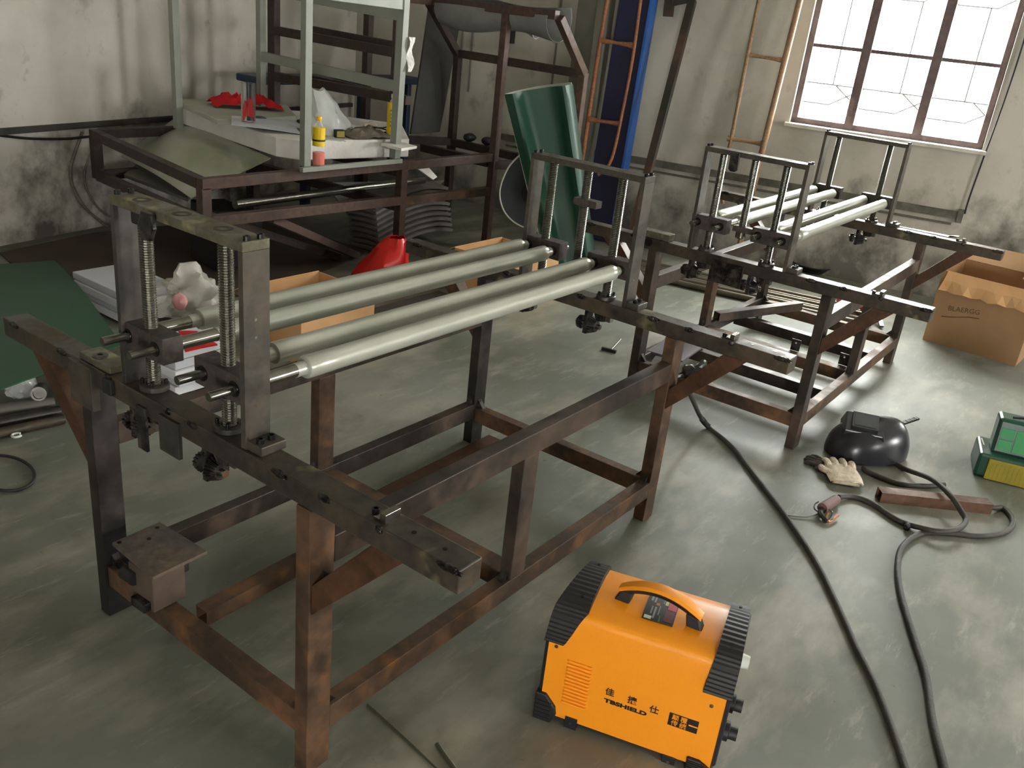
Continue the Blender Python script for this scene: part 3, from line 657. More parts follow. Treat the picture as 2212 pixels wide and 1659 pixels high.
# carrying handle
hl, hr = at(1345, 1293, 'z', .368), at(1503, 1352, 'z', .368)
hd = (hr-hl); hd.z = 0; hw = hd.length; hd.normalize(); hs_ = Vector((-hd.y, hd.x, 0))
for (p, tilt) in ((hl, .012), (hr, -.012)):
    m = MB(); b0 = p-UP*.004
    m.hexa([b0-hd*.021-hs_*.016, b0+hd*.021-hs_*.016, b0+hd*.021+hs_*.016, b0-hd*.021+hs_*.016] + [q+UP*.036+hd*tilt for q in (b0-hd*.017-hs_*.013, b0+hd*.017-hs_*.013, b0+hd*.017+hs_*.013, b0-hd*.017+hs_*.013)])
    m.build('handle_post', rubber_m, WT, bevel=.004)
def arch(k0, off, hf, wf, tf, mat, nm_):
    m = MB(); rows = []
    for i in range(19):
        t = i/18; s_ = (t-.5)*2*(1+k0); c_ = (hl+hr)/2 + hd*(hw/2*s_) + UP*(.030+off+.030*(1-s_*s_))
        w_ = wf*(1-.18*abs(s_)**3)
        rows.append([c_-hs_*w_-UP*tf*.6, c_-hs_*w_*.75+UP*tf*.3, c_+UP*tf*.5, c_+hs_*w_*.75+UP*tf*.3, c_+hs_*w_-UP*tf*.6])
    m.sheet(rows, hf); return m.build(nm_, mat, WT, smooth=True)
arch(.10, .008, .010, .0185, .006, orange_m, 'handle_grip'); arch(.02, -.004, .012, .014, .002, rubber_m, 'handle_core')

# ------------------------------------------------------------------ cables, clamps and tools on the floor
def fl(px, py, z=.0): return at(px, py, 'z', z)
def floor_cable(pts, r, z=None): return [fl(x, y, r if z is None else z) for x, y in pts]
m = MB(); P = [at(1489, 846, 'x', 1.90), fl(1500, 872, .20), fl(1512, 898, .09)] + floor_cable([(1530, 922), (1580, 965), (1640, 1040), (1700, 1120), (1760, 1210), (1810, 1310), (1850, 1400), (1890, 1480), (1925, 1570), (1955, 1659), (1985, 1760)], .0105)
c1 = m.tube(spline(P, 7), .0105, 10) and m.build('ground_cable', cable_m, smooth=True)
tag(c1, 'thick dark rubber cable running from the near machine frame down past the orange welder', 'cable')
m = MB(); q = [fl(1516, 905, .055), fl(1524, 915, .028), fl(1531, 922, .016)]; m.tube(q, .014, 10); m.build('cable_joint', rubber_m, c1, smooth=True)
m = MB(); P = floor_cable([(2060, 1760), (2040, 1659), (2015, 1560), (2000, 1460), (1975, 1380), (1948, 1290), (1939, 1225), (1950, 1180), (1990, 1153), (2051, 1152), (2117, 1158), (2169, 1150), (2188, 1133), (2183, 1113), (2165, 1097)], .0115) + [fl(2148, 1097, .020), fl(2128, 1094, .022)]
c2 = m.tube(spline(P, 7), .0115, 10) and m.build('power_cable', cable_m, smooth=True)
tag(c2, 'dark cable curling round into the right end of the brown square tube', 'cable')
m = MB(); P = [fl(1812, 1074, .018)] + floor_cable([(1842, 1073), (1881, 1086), (1933, 1120), (1960, 1132)], .0115) + [fl(1982, 1138, .022), fl(2025, 1147, .036), fl(2066, 1144, .036), fl(2086, 1126, .030)] + [fl(2076, 1104, .045), fl(2051, 1068, .075), fl(2012, 1035, .06)] + floor_cable([(1954, 1013), (1935, 1000)], .012)
c3 = m.tube(spline(P, 7), .0115, 10) and m.build('electrode_cable', cable_m, smooth=True)
tag(c3, 'dark cable from the electrode holder looping over the brown square tube to the mask', 'cable')
for (x, y) in ((1960, 1137),):
    m = MB(); m.blob(fl(x, y, .014), .018, .012, .016, .3, 3, 3, 4); m.build('cable_tie', rubber_m, c3, smooth=True)
m = MB(); P = floor_cable([(1866, 1010), (1873, 1018), (1907, 1033), (1947, 1046), (1999, 1050), (2040, 1047)], .0115)
tag(m.tube(spline(P, 6), .0115, 10) and m.build('electrode_cable', cable_m, smooth=True), 'dark cable emerging under the glove and passing behind the brown square tube', 'cable')
# square tube offcut
A, B = fl(1900, 1086), fl(2140, 1112); d_ = (B-A).normalized(); s_ = Vector((-d_.y, d_.x, 0)); s_ = s_ if s_ @ (A-CAM) > 0 else -s_
m = MB(); m.hollow(A+s_*.03+UP*.0235, B+s_*.03+UP*.0235, .056, .047, .003)
tag(m.build('square_tube', steel('brown_tube_offcut', '6a4d3a', '5c4334', .5, 5, .5, .15)), 'short brown square steel tube lying on the floor below the welding mask', 'steel tube')
# welding mask lying face up
MT = empty('welding_mask', 'dark grey welding face mask lying face up on the floor', 'welding mask')
mc = fl(1893, 1000); ax_ = (fl(1985, 985)-fl(1812, 985)); ax_.z = 0; ax_.normalize(); ay_ = Vector((-ax_.y, ax_.x, 0)); ay_ = ay_ if ay_ @ (mc-CAM) > 0 else -ay_
def mp_(a_, b_, z): return mc + ax_*a_ + ay_*b_ + UP*z
rows = []
NR, NC = 26, 40
for i in range(NR+1):
    th = i/NR*PI/2; row = []
    for j in range(NC+1):
        ph = 2*PI*j/NC; ca, sa = math.cos(ph), math.sin(ph)
        ra = (.205 if ca > 0 else .215); rb = .130*(1 - .12*ca)
        e = 1 - .06*math.cos(2*ph)
        k = math.sin(th)**.85; a_ = ra*ca*k*e; b_ = rb*sa*k + .085
        z = .012 + .165*math.cos(th)**.75*(1 + .10*ca) 
        z += .012*math.exp(-((a_-.13)/.05)**2 - ((b_-.09)/.06)**2)
        row.append(mp_(a_, b_, max(.004, z)))
    rows.append(row)
m = MB(); m.sheet(rows, .004); m.build('shell', mask_m, MT, smooth=True)
# lens housing: a box rising out of the shell, tilted toward the crown side
def lens_pt(u_, v_, w_):
    o_ = mp_(-.060, .075, .170); e1 = (ax_*.86+UP*.02-ay_*.52).normalized(); e3 = (UP*.93-ax_*.18-ay_*.22).normalized(); e2 = e3.cross(e1).normalized()
    return o_ + e1*u_ + e2*v_ + e3*w_
def lbox(u_, v_, w0, w1, k, name, mat, par, bev=.003):
    m = MB(); m.hexa([lens_pt(a_*k, b_*k, w0) for a_, b_ in ((-u_, -v_), (u_, -v_), (u_, v_), (-u_, v_))] + [lens_pt(a_, b_, w1) for a_, b_ in ((-u_, -v_), (u_, -v_), (u_, v_), (-u_, v_))]); return m.build(name, mat, par, bevel=bev)
lh = lbox(.085, .072, -.075, -.004, 1.22, 'lens_housing', mask_m, MT, .006)
lf = lbox(.058, .056, -.006, .012, 1.0, 'lens_frame', mask_m, MT, .002); lbox(.046, .043, .011, .0135, 1.0, 'lens', maskglass_m, lf, 0)
m = MB(); A, B = mp_(.14, .12, .135), mp_(.295, .18, .145)
m.bar(A, B, .022, .010, UP); st = m.build('head_strap', rubber_m, MT, bevel=.002)
for k in range(5):
    m = MB(); q = lerp(A, B, .12+.19*k); m.obox(q+UP*.0055, (B-A).normalized().cross(UP), (B-A).normalized(), UP, .010, .0025, .0018); m.build('strap_notch', greylab_m, st)
# gloves
def glove(name, label, c0, ua_, mat, sz, seed, th=.014, z0=.006):
    root = None; ub = Vector((-ua_.y, ua_.x, 0))      # ua_: from the cuff to the fingers
    m = MB(); rows = []
    for i in range(11):
        t = i/10; row = []
        for j in range(13):
            s_ = (j/12-.5)*2; wdt = .052*sz*(1+.10*math.sin(t*PI)+.06*(1-t)); x = (t-.5)*.125*sz
            x += .007*noise.noise(Vector((t*3, s_*2, seed)))*sz
            zz = z0+th*math.sqrt(max(0, 1-s_**4))*(.75+.35*noise.noise(Vector((t*4, s_*3, seed+5)))) + .004
            row.append(c0+ua_*x+ub*(s_*wdt)+UP*zz)
        rows.append(row)
    m.sheet(rows, .006); g = m.build(name, mat, smooth=True); tag(g, label, 'glove')
    m = MB(); m.hexa([c0+ua_*x+ub*y+UP*z for z in (z0*.4, z0+th*.6) for x, y in ((-.058*sz, -.046*sz), (.058*sz, -.046*sz), (.058*sz, .046*sz), (-.058*sz, .046*sz))]); m.build('palm', mat, g, bevel=.006)
    for k, (off, ln, cv) in enumerate(((-.041, .040, .3), (-.014, .052, .1), (.014, .050, -.1), (.040, .036, -.35))):
        b0 = c0+ua_*.052*sz+ub*off*sz+UP*(z0+th*.5); d1 = (ua_+ub*cv*-.4).normalized()
        m = MB(); pts = [b0-d1*.01, b0+d1*ln*.5*sz+UP*.006, b0+d1*ln*sz+UP*.002, b0+d1*(ln+.012)*sz-UP*.003]; m.tube(spline(pts, 4), [.0125*sz]*9+[.0125*sz, .011*sz, .009*sz, .006*sz], 9, flat=.75); m.build('finger', mat, g, smooth=True)
    b0 = c0+ub*.048*sz-ua_*.005*sz+UP*(z0+th*.5); m = MB(); m.tube(spline([b0-ub*.01, b0+ub*.018*sz+ua_*.022*sz, b0+ub*.022*sz+ua_*.045*sz], 4), [.013*sz]*6+[.011*sz, .010*sz, .006*sz], 9, flat=.8); m.build('thumb', mat, g, smooth=True)
    return g
gc = fl(1820, 1030, .01); gd = (fl(1805, 985)-fl(1838, 1062)); gd.z = 0; gd.normalize(); gc.z = 0
glove('work_glove', 'cream cotton work glove lying on top in front of the welding mask', gc, gd, glove_m, 1.28, 3, .016, .016)
gc2 = fl(1786, 1010, 0); glove('work_glove', 'dark soiled work glove half under the cream glove, beside the mask', gc2, (gd*.5+Vector((-gd.y, gd.x, 0))*.85).normalized(), simple('dark_soiled_glove', '4a453a', .9, 0, h2='2c2a25', scale=20, bump=.5), .9, 8, .010, .003)
# electrode holder
EH = empty('electrode_holder', 'welding electrode holder with pinkish brown handle lying at the cable end', 'electrode holder')
A, B = fl(1776, 1098, .026), fl(1808, 1078, .022)
m = MB(); m.lathe(A, B-A, [(.014, 0), (.0215, 0), (.0225, .004), (.0215, .03), (.0205, (B-A).length-.01), (.017, (B-A).length)], 20); m.build('grip', handle_m, EH, smooth=True)
m = MB(); m.tube(spline([A-UP*.004, fl(1772, 1108, .022), fl(1778, 1118, .016), fl(1786, 1126, .012)], 4), .011, 8); m.build('jaw', gear_m, EH, smooth=True)
m = MB(); m.tube([fl(1788, 1108, .03), fl(1784, 1118, .02), fl(1790, 1128, .010), fl(1796, 1126, .010), fl(1804, 1118, .014), fl(1810, 1113, .016)], .006, 8); m.build('jaw_lever', copper_m, EH, smooth=True)
m = MB(); m.tube(spline([fl(1790, 1100, .035), fl(1797, 1106, .03), fl(1795, 1116, .02), fl(1788, 1124, .014)], 5), .0035, 6); m.build('spring', shaft_m, EH, smooth=True)
m = MB(); m.blob(fl(1776, 1120, .010), .012, .009, .007, .4, 3, 3, 2); m.build('spatter_tip', whitelab_m, EH, smooth=True)
m = MB(); m.tube(spline([fl(1768, 1110, .015), fl(1745, 1116, .008), fl(1718, 1115, .006), fl(1702, 1113, .006)], 5), .0028, 6); m.build('electrode', rod_m, EH, smooth=True)
m = MB(); m.tube(spline([fl(1772, 1108, .02), fl(1760, 1100, .03), fl(1760, 1090, .034), fl(1768, 1084, .04)], 5), .003, 6); m.build('guard_loop', gear_m, EH, smooth=True)
# tee shaped small tool
T1 = MB(); A, B = fl(1300, 752, .010), fl(1331, 760, .010); T1.bar(A, B, .018, .018); t_ = T1.build('tee_tool', angle_m, bevel=.002)
tag(t_, 'small tee shaped tool with dark head and shiny rod lying alone on the floor', 'tool')
m = MB(); m.cyl(lerp(A, B, .62), fl(1341, 733, .012), .0055, 10); m.build('rod', shaft_m, t_, smooth=True)
# filler rods near the lower edge
m = MB(); m.cyl(fl(794, 1522, .004), fl(960, 1675, .004), .0035, 8); tag(m.build('steel_rod', rod_m, smooth=True), 'long thin round steel rod on the floor beside the nearest rusty leg', 'rod')
m = MB(); m.cyl(fl(944, 1607, .007), fl(1010, 1700, .007), .0065, 10); tag(m.build('steel_rod', rod_m, smooth=True), 'thicker grey steel rod end on the floor at the lower edge, nearer the welder', 'rod')
# motor and burnt plates resting on the corner of the near frame
PB = empty('steel_plate_stack', 'burnt square steel plate on a block resting on the low corner rail', 'steel plates')
zt = .30
pp = [at(242, 1172, 'z', zt), at(345, 1127, 'z', zt), at(448, 1190, 'z', zt), at(330, 1247, 'z', zt)]
m = MB(); m.prism([p for p in pp], (0, 0, -.010)); pl_ = m.build('top_plate', ply_m, PB, bevel=.001)
for (px, py) in ((340, 1140), (322, 1164), (258, 1172)):
    c_ = MB(); p = at(px, py, 'z', zt); c_.lathe(p, UP, [(.006, 0), (.006, .001)], 12); c_.build('hole', blackbolt_m, pl_)
c0 = (pp[0]+pp[1]+pp[2]+pp[3])/4
ax1 = (pp[1]-pp[0]).normalized(); ax2 = (pp[2]-pp[1]).normalized()
m = MB(); cb = lerp(c0, pp[3], .38); m.obox(Vector((cb.x, cb.y, .232)), ax1, ax2, UP, .050, .052, .058); m.build('block', simple('bare_brown_block', '6d5c50', .5, .3, h2='4c443e', scale=12), PB, bevel=.002)
for k, (o1, o2) in enumerate(((.05, -.03), (-.06, .05), (.02, -.065))):
    m = MB(); m.obox(Vector((c0.x, c0.y, .19))+ax1*o1+ax2*o2, ax1, ax2, UP, .045, .03, .014); m.build('weld_plate', gear_m, PB, bevel=.002)
m = MB(); m.lathe(Vector((c0.x, c0.y, .25))-ax1*.085-ax2*.01, ax2, [(.012, -.02), (.020, -.02), (.020, .03), (.012, .03)], 18); m.build('bearing', rubber_m, PB, smooth=True)
# loose tubes lying on the floor inside the near frame
m = MB(); m.hollow((.165, .842, .026), (.73, .852, .026), .052, .05, .003); tag(m.build('square_tube', rust_m), 'brown square tube lying on the floor inside the near frame, next to the burnt plates', 'steel tube')
m = MB(); m.hollow((.93, .925, .031), (1.69, .935, .031), .088, .06, .003); tag(m.build('square_tube', brace_m), 'dark square tube lying on the floor at the far end inside the near frame', 'steel tube')
# loose tube lying across the rails of the far machine
A, B = at(1548, 683, 'z', .215), at(1727, 660, 'z', .215)
m = MB(); m.hollow(A, B, .05, .05, .003); tag(m.build('square_tube', leg_m), 'short open square tube laid across the low rails of the farther machine', 'steel tube')
# plates at the foot of the far machine
for (px, py, zz, lab_) in ((1462, 752, .185, 'flat grey steel plate laid on the low rail of the farther machine'), ):
    c_ = at(px, py, 'z', zz); m = MB(); m.obox(c_, (1, .1, 0), (-.1, 1, 0), UP, .17, .10, .005); tag(m.build('steel_plate', simple('violet_grey_plate', '7b7680', .4, .4, h2='6a6668', scale=4)), lab_, 'steel plate')
c_ = at(1432, 785, 'z', .178); m = MB(); m.obox(c_, (1, .3, 0), (-.3, 1, 0), UP, .07, .055, .008); tag(m.build('steel_bracket', plate_m, bevel=.002), 'small thick steel bracket on the rail behind the near frame leg', 'bracket')
m = MB()
c_ = at(1492, 806, 'x', 1.88)
m.blob(c_, .05, .035, .03, .5, 2.5, 3, 7); m.tube(spline([c_-Vector((.03, 0, 0)), c_+Vector((.05, -.02, .03)), c_+Vector((.10, .0, .02))], 4), .012, 8)
m.tube([c_+Vector((-.10, .03, .0)), c_], .012, 8)
tag(m.build('ground_clamp', gear_m, smooth=True), 'oily ground clamp gripping the near frame behind its leg at the cable end', 'clamp')
# pile of small tools under the far machine
c_ = fl(1845, 690, 0)
T = empty('cordless_drill', 'dark cordless drill with red body lying behind the farther machine leg', 'power tool')
m = MB(); m.tube([c_+Vector((-.02, .14, .10)), c_+Vector((.04, -.02, .11)), c_+Vector((.05, -.10, .10))], [.035, .04, .03], 12); m.build('body', redlab_m, T, smooth=True)
m = MB(); m.tube([c_+Vector((.0, .06, .09)), c_+Vector((-.02, .16, .03))], .022, 10); m.build('grip', rubber_m, T, smooth=True)
m = MB(); m.box(c_.x-.07, c_.x+.03, c_.y+.10, c_.y+.24, 0, .07); m.build('battery', rubber_m, T, bevel=.006)
for k in range(2):
    m = MB(); m.bar(c_+Vector((.10+.05*k, -.03-.05*k, .10)), c_+Vector((-.10+.05*k, -.13-.07*k, .015)), .03, .02); tag(m.build('steel_bar', shaft_m, bevel=.002), ['short grey steel bar leaning on the drill, the one nearer its red body', 'short grey steel bar leaning beside the drill, the one farther from its red body'][k], 'steel bar')
# tool case with a green lid, at the right edge
CT = empty('tool_case', 'green and yellow plastic tool case with green trays standing at the right edge', 'tool case')
b0 = fl(2124, 1033); b1 = fl(2212, 1055); cu = (b1-b0); cu.z = 0; cu.normalize(); cv = Vector((-cu.y, cu.x, 0)); cv = cv if cv @ (b0-CAM) > 0 else -cv
def cp(u_, v_, z): return b0+cu*u_+cv*v_+UP*z
def cbox(u_, U, v_, V, z0, z1, name, mat, par, bev=.006, sh=0.0):
    m = MB(); m.hexa([cp(u_, v_, z0), cp(U, v_, z0), cp(U, V, z0), cp(u_, V, z0), cp(u_, v_+sh, z1), cp(U, v_+sh, z1), cp(U, V+sh, z1), cp(u_, V+sh, z1)]); return m.build(name, mat, par, bevel=bev)
cbox(-.045, .36, .006, .23, 0, .115, 'base', casegreen_m, CT, .012)
yf = cbox(-.002, .33, -.006, .01, .002, .10, 'front_panel', casey_m, CT, .003)
for k in range(16):
    cbox(.015+k*.018, .020+k*.018, -.0075, -.005, .01, .085, 'panel_rib', casey_m, yf, 0)
ld = cbox(.0, .36, .05, .16, .112, .275, 'lid', casegreen_m, CT, .014, .03)
for (ua_, ub_, za, zb_) in ((.020, .075, .19, .235), (.020, .075, .135, .182), (.082, .135, .135, .235), (.145, .20, .135, .235), (.21, .30, .135, .235)):
    m = MB(); f_ = lambda z: .05+.03*(z-.112)/.163-.002
    m.hexa([cp(ua_, f_(za)-.002, za), cp(ub_, f_(za)-.002, za), cp(ub_, f_(za)+.004, za), cp(ua_, f_(za)+.004, za), cp(ua_, f_(zb_)-.002, zb_), cp(ub_, f_(zb_)-.002, zb_), cp(ub_, f_(zb_)+.004, zb_), cp(ua_, f_(zb_)+.004, zb_)]); m.build('tray', tray_m, ld)
m = MB(); m.tube([cp(.05, .10, .283), cp(.12, .09, .30), cp(.19, .10, .283)], .006, 8); m.build('carry_handle', rubber_m, CT)
m = MB(); m.bar(cp(-.03, .18, .12), cp(-.008, .03, .10), .006, .006); m.build('lid_stay', whitelab_m, CT)
# cardboard box at the right wall
XF = 5.12
CB = empty('cardboard_box', 'large open cardboard box with a folded-out bright flap standing by the right wall', 'cardboard box')
p0 = at(2000, 735, 'z', 0); p1 = at(2192, 791, 'z', 0); fu = (p1-p0).normalized(); fvv = Vector((-fu.y, fu.x, 0)); fvv = fvv if fvv @ (p0-CAM) > 0 else -fvv
def bp_(u_, v_, z): return p0+fu*u_+fvv*v_+UP*z
ub_ = (p1-p0).length; zt_ = atp(2052, 586, p0, fvv).z
def pan(pts, name, th=.006, mat=card2_m, par=CB): m = MB(); m.sheet(pts, th); return m.build(name, mat, par)
ul = -.02
pan([[bp_(ul, 0, 0), bp_(ul, 0, zt_)], [bp_(ub_, 0, 0), bp_(ub_, 0, zt_)]], 'front_side')
pan([[bp_(ul, .52, 0), bp_(ul, .52, zt_)], [bp_(ub_, .52, 0), bp_(ub_, .52, zt_)]], 'back_side')
pan([[bp_(ul, 0, 0), bp_(ul, 0, zt_)], [bp_(ul, .52, 0), bp_(ul, .52, zt_)]], 'end_side')
pan([[bp_(ub_, 0, 0), bp_(ub_, 0, zt_)], [bp_(ub_, .52, 0), bp_(ub_, .52, zt_)]], 'end_side')
pan([[bp_(ul, 0, .003), bp_(ub_, 0, .003)], [bp_(ul, .52, .003), bp_(ub_, .52, .003)]], 'bottom')
ff = []
for i in range(13):
    u_ = ul+.03+(ub_+.04-ul)*i/12; w1 = .012*math.sin(i*1.7)
    ff.append([bp_(u_, 0, zt_), bp_(u_, -.05+w1*.5, zt_-.055+w1*.3), bp_(u_-.01, -.085+w1, zt_-.115+.006*math.sin(i*2.9))])
pan(ff, 'top_flap', .006, card_m)
pan([[bp_(ul, .52, zt_), bp_(ub_, .52, zt_)], [bp_(ul, .62, zt_+.10), bp_(ub_, .62, zt_+.10)]], 'top_flap')
pan([[bp_(ub_, .0, zt_), bp_(ub_, .52, zt_)], [bp_(ub_-.12, .02, zt_+.06), bp_(ub_-.12, .5, zt_+.06)]], 'top_flap', .006, card_m)
m = MB(); m.tube([bp_(u_, -.004, z) for u_, z in ((.05, .185), (.12, .200), (.20, .225), (.27, .235))], .005, 6, flat=.3); m.build('printed_swoosh', blacktxt_m, CB)
text_mesh('BLAERGG', 'printed_letters', .045, bp_(.075, -.0045, .235), (fu*.97+UP*.12), (UP-fu*.12), simple('faded_print', '5c452e', .8), CB)
# black basin and long pipes on the floor by the wall
c_ = fl(1752, 585); m = MB(); m.lathe(c_, UP, [(.11, 0), (.155, .05), (.165, .055), (.165, .062), (.150, .058), (.105, .008), (.0001, .006)], 32)
tag(m.build('rubber_basin', rubber_m, smooth=True), 'shallow round black basin on the floor below the window wall', 'basin')
A, B = fl(1330, 588), fl(1860, 706); d_ = (B-A).normalized(); s_ = Vector((d_.y, -d_.x, 0)); s_ = s_ if s_ @ (A-CAM) > 0 else -s_
for k in range(6):
    o_ = s_*(.07*k+.02*(k % 2)); e_ = d_*(.1*((k*37) % 5)/5)
    m = MB(); m.cyl(A+o_+UP*.024+e_, B+o_+UP*.024-e_*.7, .022, 14)
    tag(m.build('steel_pipe', simple('dull_pipe', '5b5348', .4, .6, h2='6f675a', scale=5) if 'dull_pipe' not in MATS else MATS['dull_pipe'], smooth=True), 'long dull steel pipe on the floor behind the farther machine, ' + ['nearest of the row', 'second nearest of the row', 'third nearest of the row', 'third from the wall side', 'second from the wall side', 'closest to the wall'][k], 'pipe', 'pipes side by side on the floor')

# ------------------------------------------------------------------ red oxide rack by the left wall
RK = empty('steel_rack', 'unfinished dark red oxide square tube rack standing by the left wall', 'steel rack')
def rb(a, b, n='rail', w=.058, h=.06, mat=rack_m, par=RK, bev=.003): m = MB(); m.bar(a, b, w, h); return m.build(n, mat, par, bevel=bev)
RT, RL = .705, .475
XA, XC, XD, YN, YK = 1.83, 3.385, 4.345, 3.165, 4.74
rb((XA, YN, RL-.01), (XA, YN, RT-.02), 'upright'); rb((XC, YN, .012), (XC, YN, RT-.02), 'leg'); rb((XD, YN-.03, 0), (XD, YN-.03, 1.75), 'post', .055, .055)
rb((2.11, YK, RL-.06), (2.11, YK, RT-.02), 'upright', mat=rackdark_m); rb((XC, YK, .012), (XC, YK, RT-.02), 'leg', mat=rackdark_m)
rb((XA-.025, YN, RT), (XC+.025, YN, RT)); rb((XC+.025, YN, RT-.005), (XD-.025, YN-.02, RT-.005)); rb((XA+.025, YN, RL+.02), (XC-.025, YN, RL-.01)); rb((XC+.025, YN, RL-.015), (XD-.025, YN-.02, RL-.03), mat=rust_m)
rb((XA, YN+.025, RT), (2.11, YK+.02, RT), mat=rackdark_m); rb((XA, YN+.025, RL+.015), (2.11, YK-.02, RL-.04), mat=rackdark_m)
rb((2.14, YK, RT), (XC-.025, YK, RT), mat=rackdark_m); rb((2.14, YK, RL-.04), (XC-.025, YK, RL-.04), mat=rackdark_m)
rb((XC, YN+.025, RT-.055), (XC, YK-.025, RT-.055), mat=rackdark_m); rb((XC, YN+.025, RL-.06), (XC, YK-.025, RL-.06), mat=rackdark_m); rb((XD, YN+.01, RT-.055), (XD, 3.86, RT-.055), mat=rackdark_m)
rb((2.30, YN+.02, RL-.02), (3.24, YN+.26, .03), 'diagonal_brace', .055, .05); rb((2.10, YN+.36, RL-.05), (3.1, YN+.30, .03), 'diagonal_brace', .055, .05, rackdark_m)
# tall part: uprights, chamfered portal and upper rails
rb((3.45, 3.34, RT), (3.45, 3.34, 1.75), 'post', .03, .05, rackdark_m); rb((3.45, 4.58, RT), (3.45, 4.58, 1.95), 'post', .08, .055, rackdark_m); rb((4.15, 4.32, .0), (4.15, 4.32, 1.85), 'post', .06, .055, rackdark_m)
rb((3.45, 3.34, 1.40), (3.45, 4.57, 1.42), mat=rackdark_m); rb((3.55, 3.36, 1.43), (3.75, 4.5, 1.44), mat=rackdark_m, w=.03)
rb((3.45, 3.32, 1.115), (3.45, 4.6, 1.10), h=.06, mat=rackdark_m); rb((3.62, 3.36, 1.09), (3.75, 4.5, 1.09), mat=rackdark_m)
rb((3.45, 4.58, RT), (4.15, 4.32, RT), mat=rackdark_m)
XP = 4.70
rb((XD, 2.70, 1.735), (XD, 3.92, 1.735), 'top_rail', .06, .06); rb((XD-.9, 3.86, 1.735), (XD, 3.86, 1.735), 'top_rail', .06, .06)
for (yy, mt) in ((2.655, rack_m), (3.86, rackdark_m)):
    rb((XP, yy, 0), (XP, yy, 1.37), 'post', .055, .055, mt); rb((XD+.01, yy+.03, 1.72), (XP, yy, 1.36), 'sloped_post', .055, .055, mt)
rb((XP, 2.68, 1.36), (XP, 3.84, 1.37), mat=rackdark_m, h=.06); rb((XP, 2.68, RT-.03), (XP, 3.84, RT-.03), mat=rackdark_m); rb((XD, YN-.03, RT-.06), (XP, YN-.20, RT-.06), mat=rackdark_m)
rb((4.15, 4.32, .66), (XP, 3.86, .68), mat=rackdark_m)
# grey painted angle frame standing on the rack
GF = empty('grey_steel_frame', 'pale grey painted tall steel frame standing on the red oxide rack', 'steel frame')
gz = .732
FX0, FX1, FY0, FY1 = 2.505, 3.265, 3.125, 4.50
def gb(a, b, n='bar', w=.045, h=.03, bev=.002): m = MB(); m.bar(a, b, w, h); return m.build(n, paintgrey_m, GF, bevel=bev)
gb((FX0-.055, FY0-.03, gz+.016), (FX1+.03, FY0-.03, gz+.016), 'bottom_bar', .03, .028)
gb((FX0, FY0, gz+.03), (FX0, FY0, 2.05), 'post', .045, .05); gb((FX1, FY0, gz+.03), (FX1+.02, FY0, 2.05), 'post', .055, .05)
p_ = at(383, 215, 'y', 4.6); gb((p_.x, 4.6, .745), (p_.x, 4.6, 2.2), 'post', .05, .05)
gb((3.27, FY1, .745), (3.27, FY1, 2.2), 'post', .05, .05)
gb((3.275, FY1, 1.245), (FX1+.01, FY0+.02, 1.212), 'side_bar', .04, .065)
gb((FX0+.01, FY0, 1.72), (FX1, FY0, 1.70), 'cross_bar', .04, .06)
gb((FX1+.005, FY0+.02, 1.64), (3.27, FY1, 1.70), 'side_bar', .04, .07)
# foam slabs on the table
def slab(name, label, pts, z0, z1, mat, cat='foam board', grp=None, seed=0, amp=.0):
    m = MB(); m.prism([Vector((p.x, p.y, z1)) for p in pts], (0, 0, z0-z1)); o = m.build(name, mat, bevel=.006); return tag(o, label, cat, grp)
FT = .865
fp = [at(x, y, 'z', FT) for x, y in ((373, 224), (596, 296), (650, 304), (884, 300), (868, 268), (660, 240))]
slab('foam_slab', 'thick white foam slab lying on the red oxide rack as a table top', fp, .745, FT, foam_m)
fp2 = [at(x, y, 'z', .90) for x, y in ((374, 214), (470, 258), (560, 256), (640, 250), (620, 226), (470, 214))]
slab('foam_slab', 'thinner dusty foam slab on the left of the thick one, under the red cloth', fp2, FT+.002, .90, simple('greenish_foam', 'b9bcb0', .8, 0, h2='a5a79a', scale=3))
for k, (dx, dz, ln) in enumerate(((0, .765, .06), (.01, .795, .075), (-.01, .825, .05), (.015, .848, .085))):
    q = at(880, 318, 'z', dz); m = MB(); m.hexa([(q.x-.12, q.y-.06, dz-.009), (q.x+ln*.8, q.y-.02, dz-.009), (q.x+ln, q.y+.10, dz-.009), (q.x-.10, q.y+.14, dz-.009), (q.x-.12, q.y-.06, dz+.009), (q.x+ln*.7, q.y-.03, dz+.009), (q.x+ln*.95, q.y+.11, dz+.009), (q.x-.10, q.y+.14, dz+.009)])
    tag(m.build('foam_scrap', foam_m), ['torn white foam scrap jutting from the right of the slab, lowest of four', 'torn white foam scrap jutting from the right of the slab, second lowest', 'torn white foam scrap jutting from the right of the slab, second from top', 'torn white foam scrap jutting from the right of the slab, topmost'][k], 'foam scrap', 'foam scraps at the slab end')
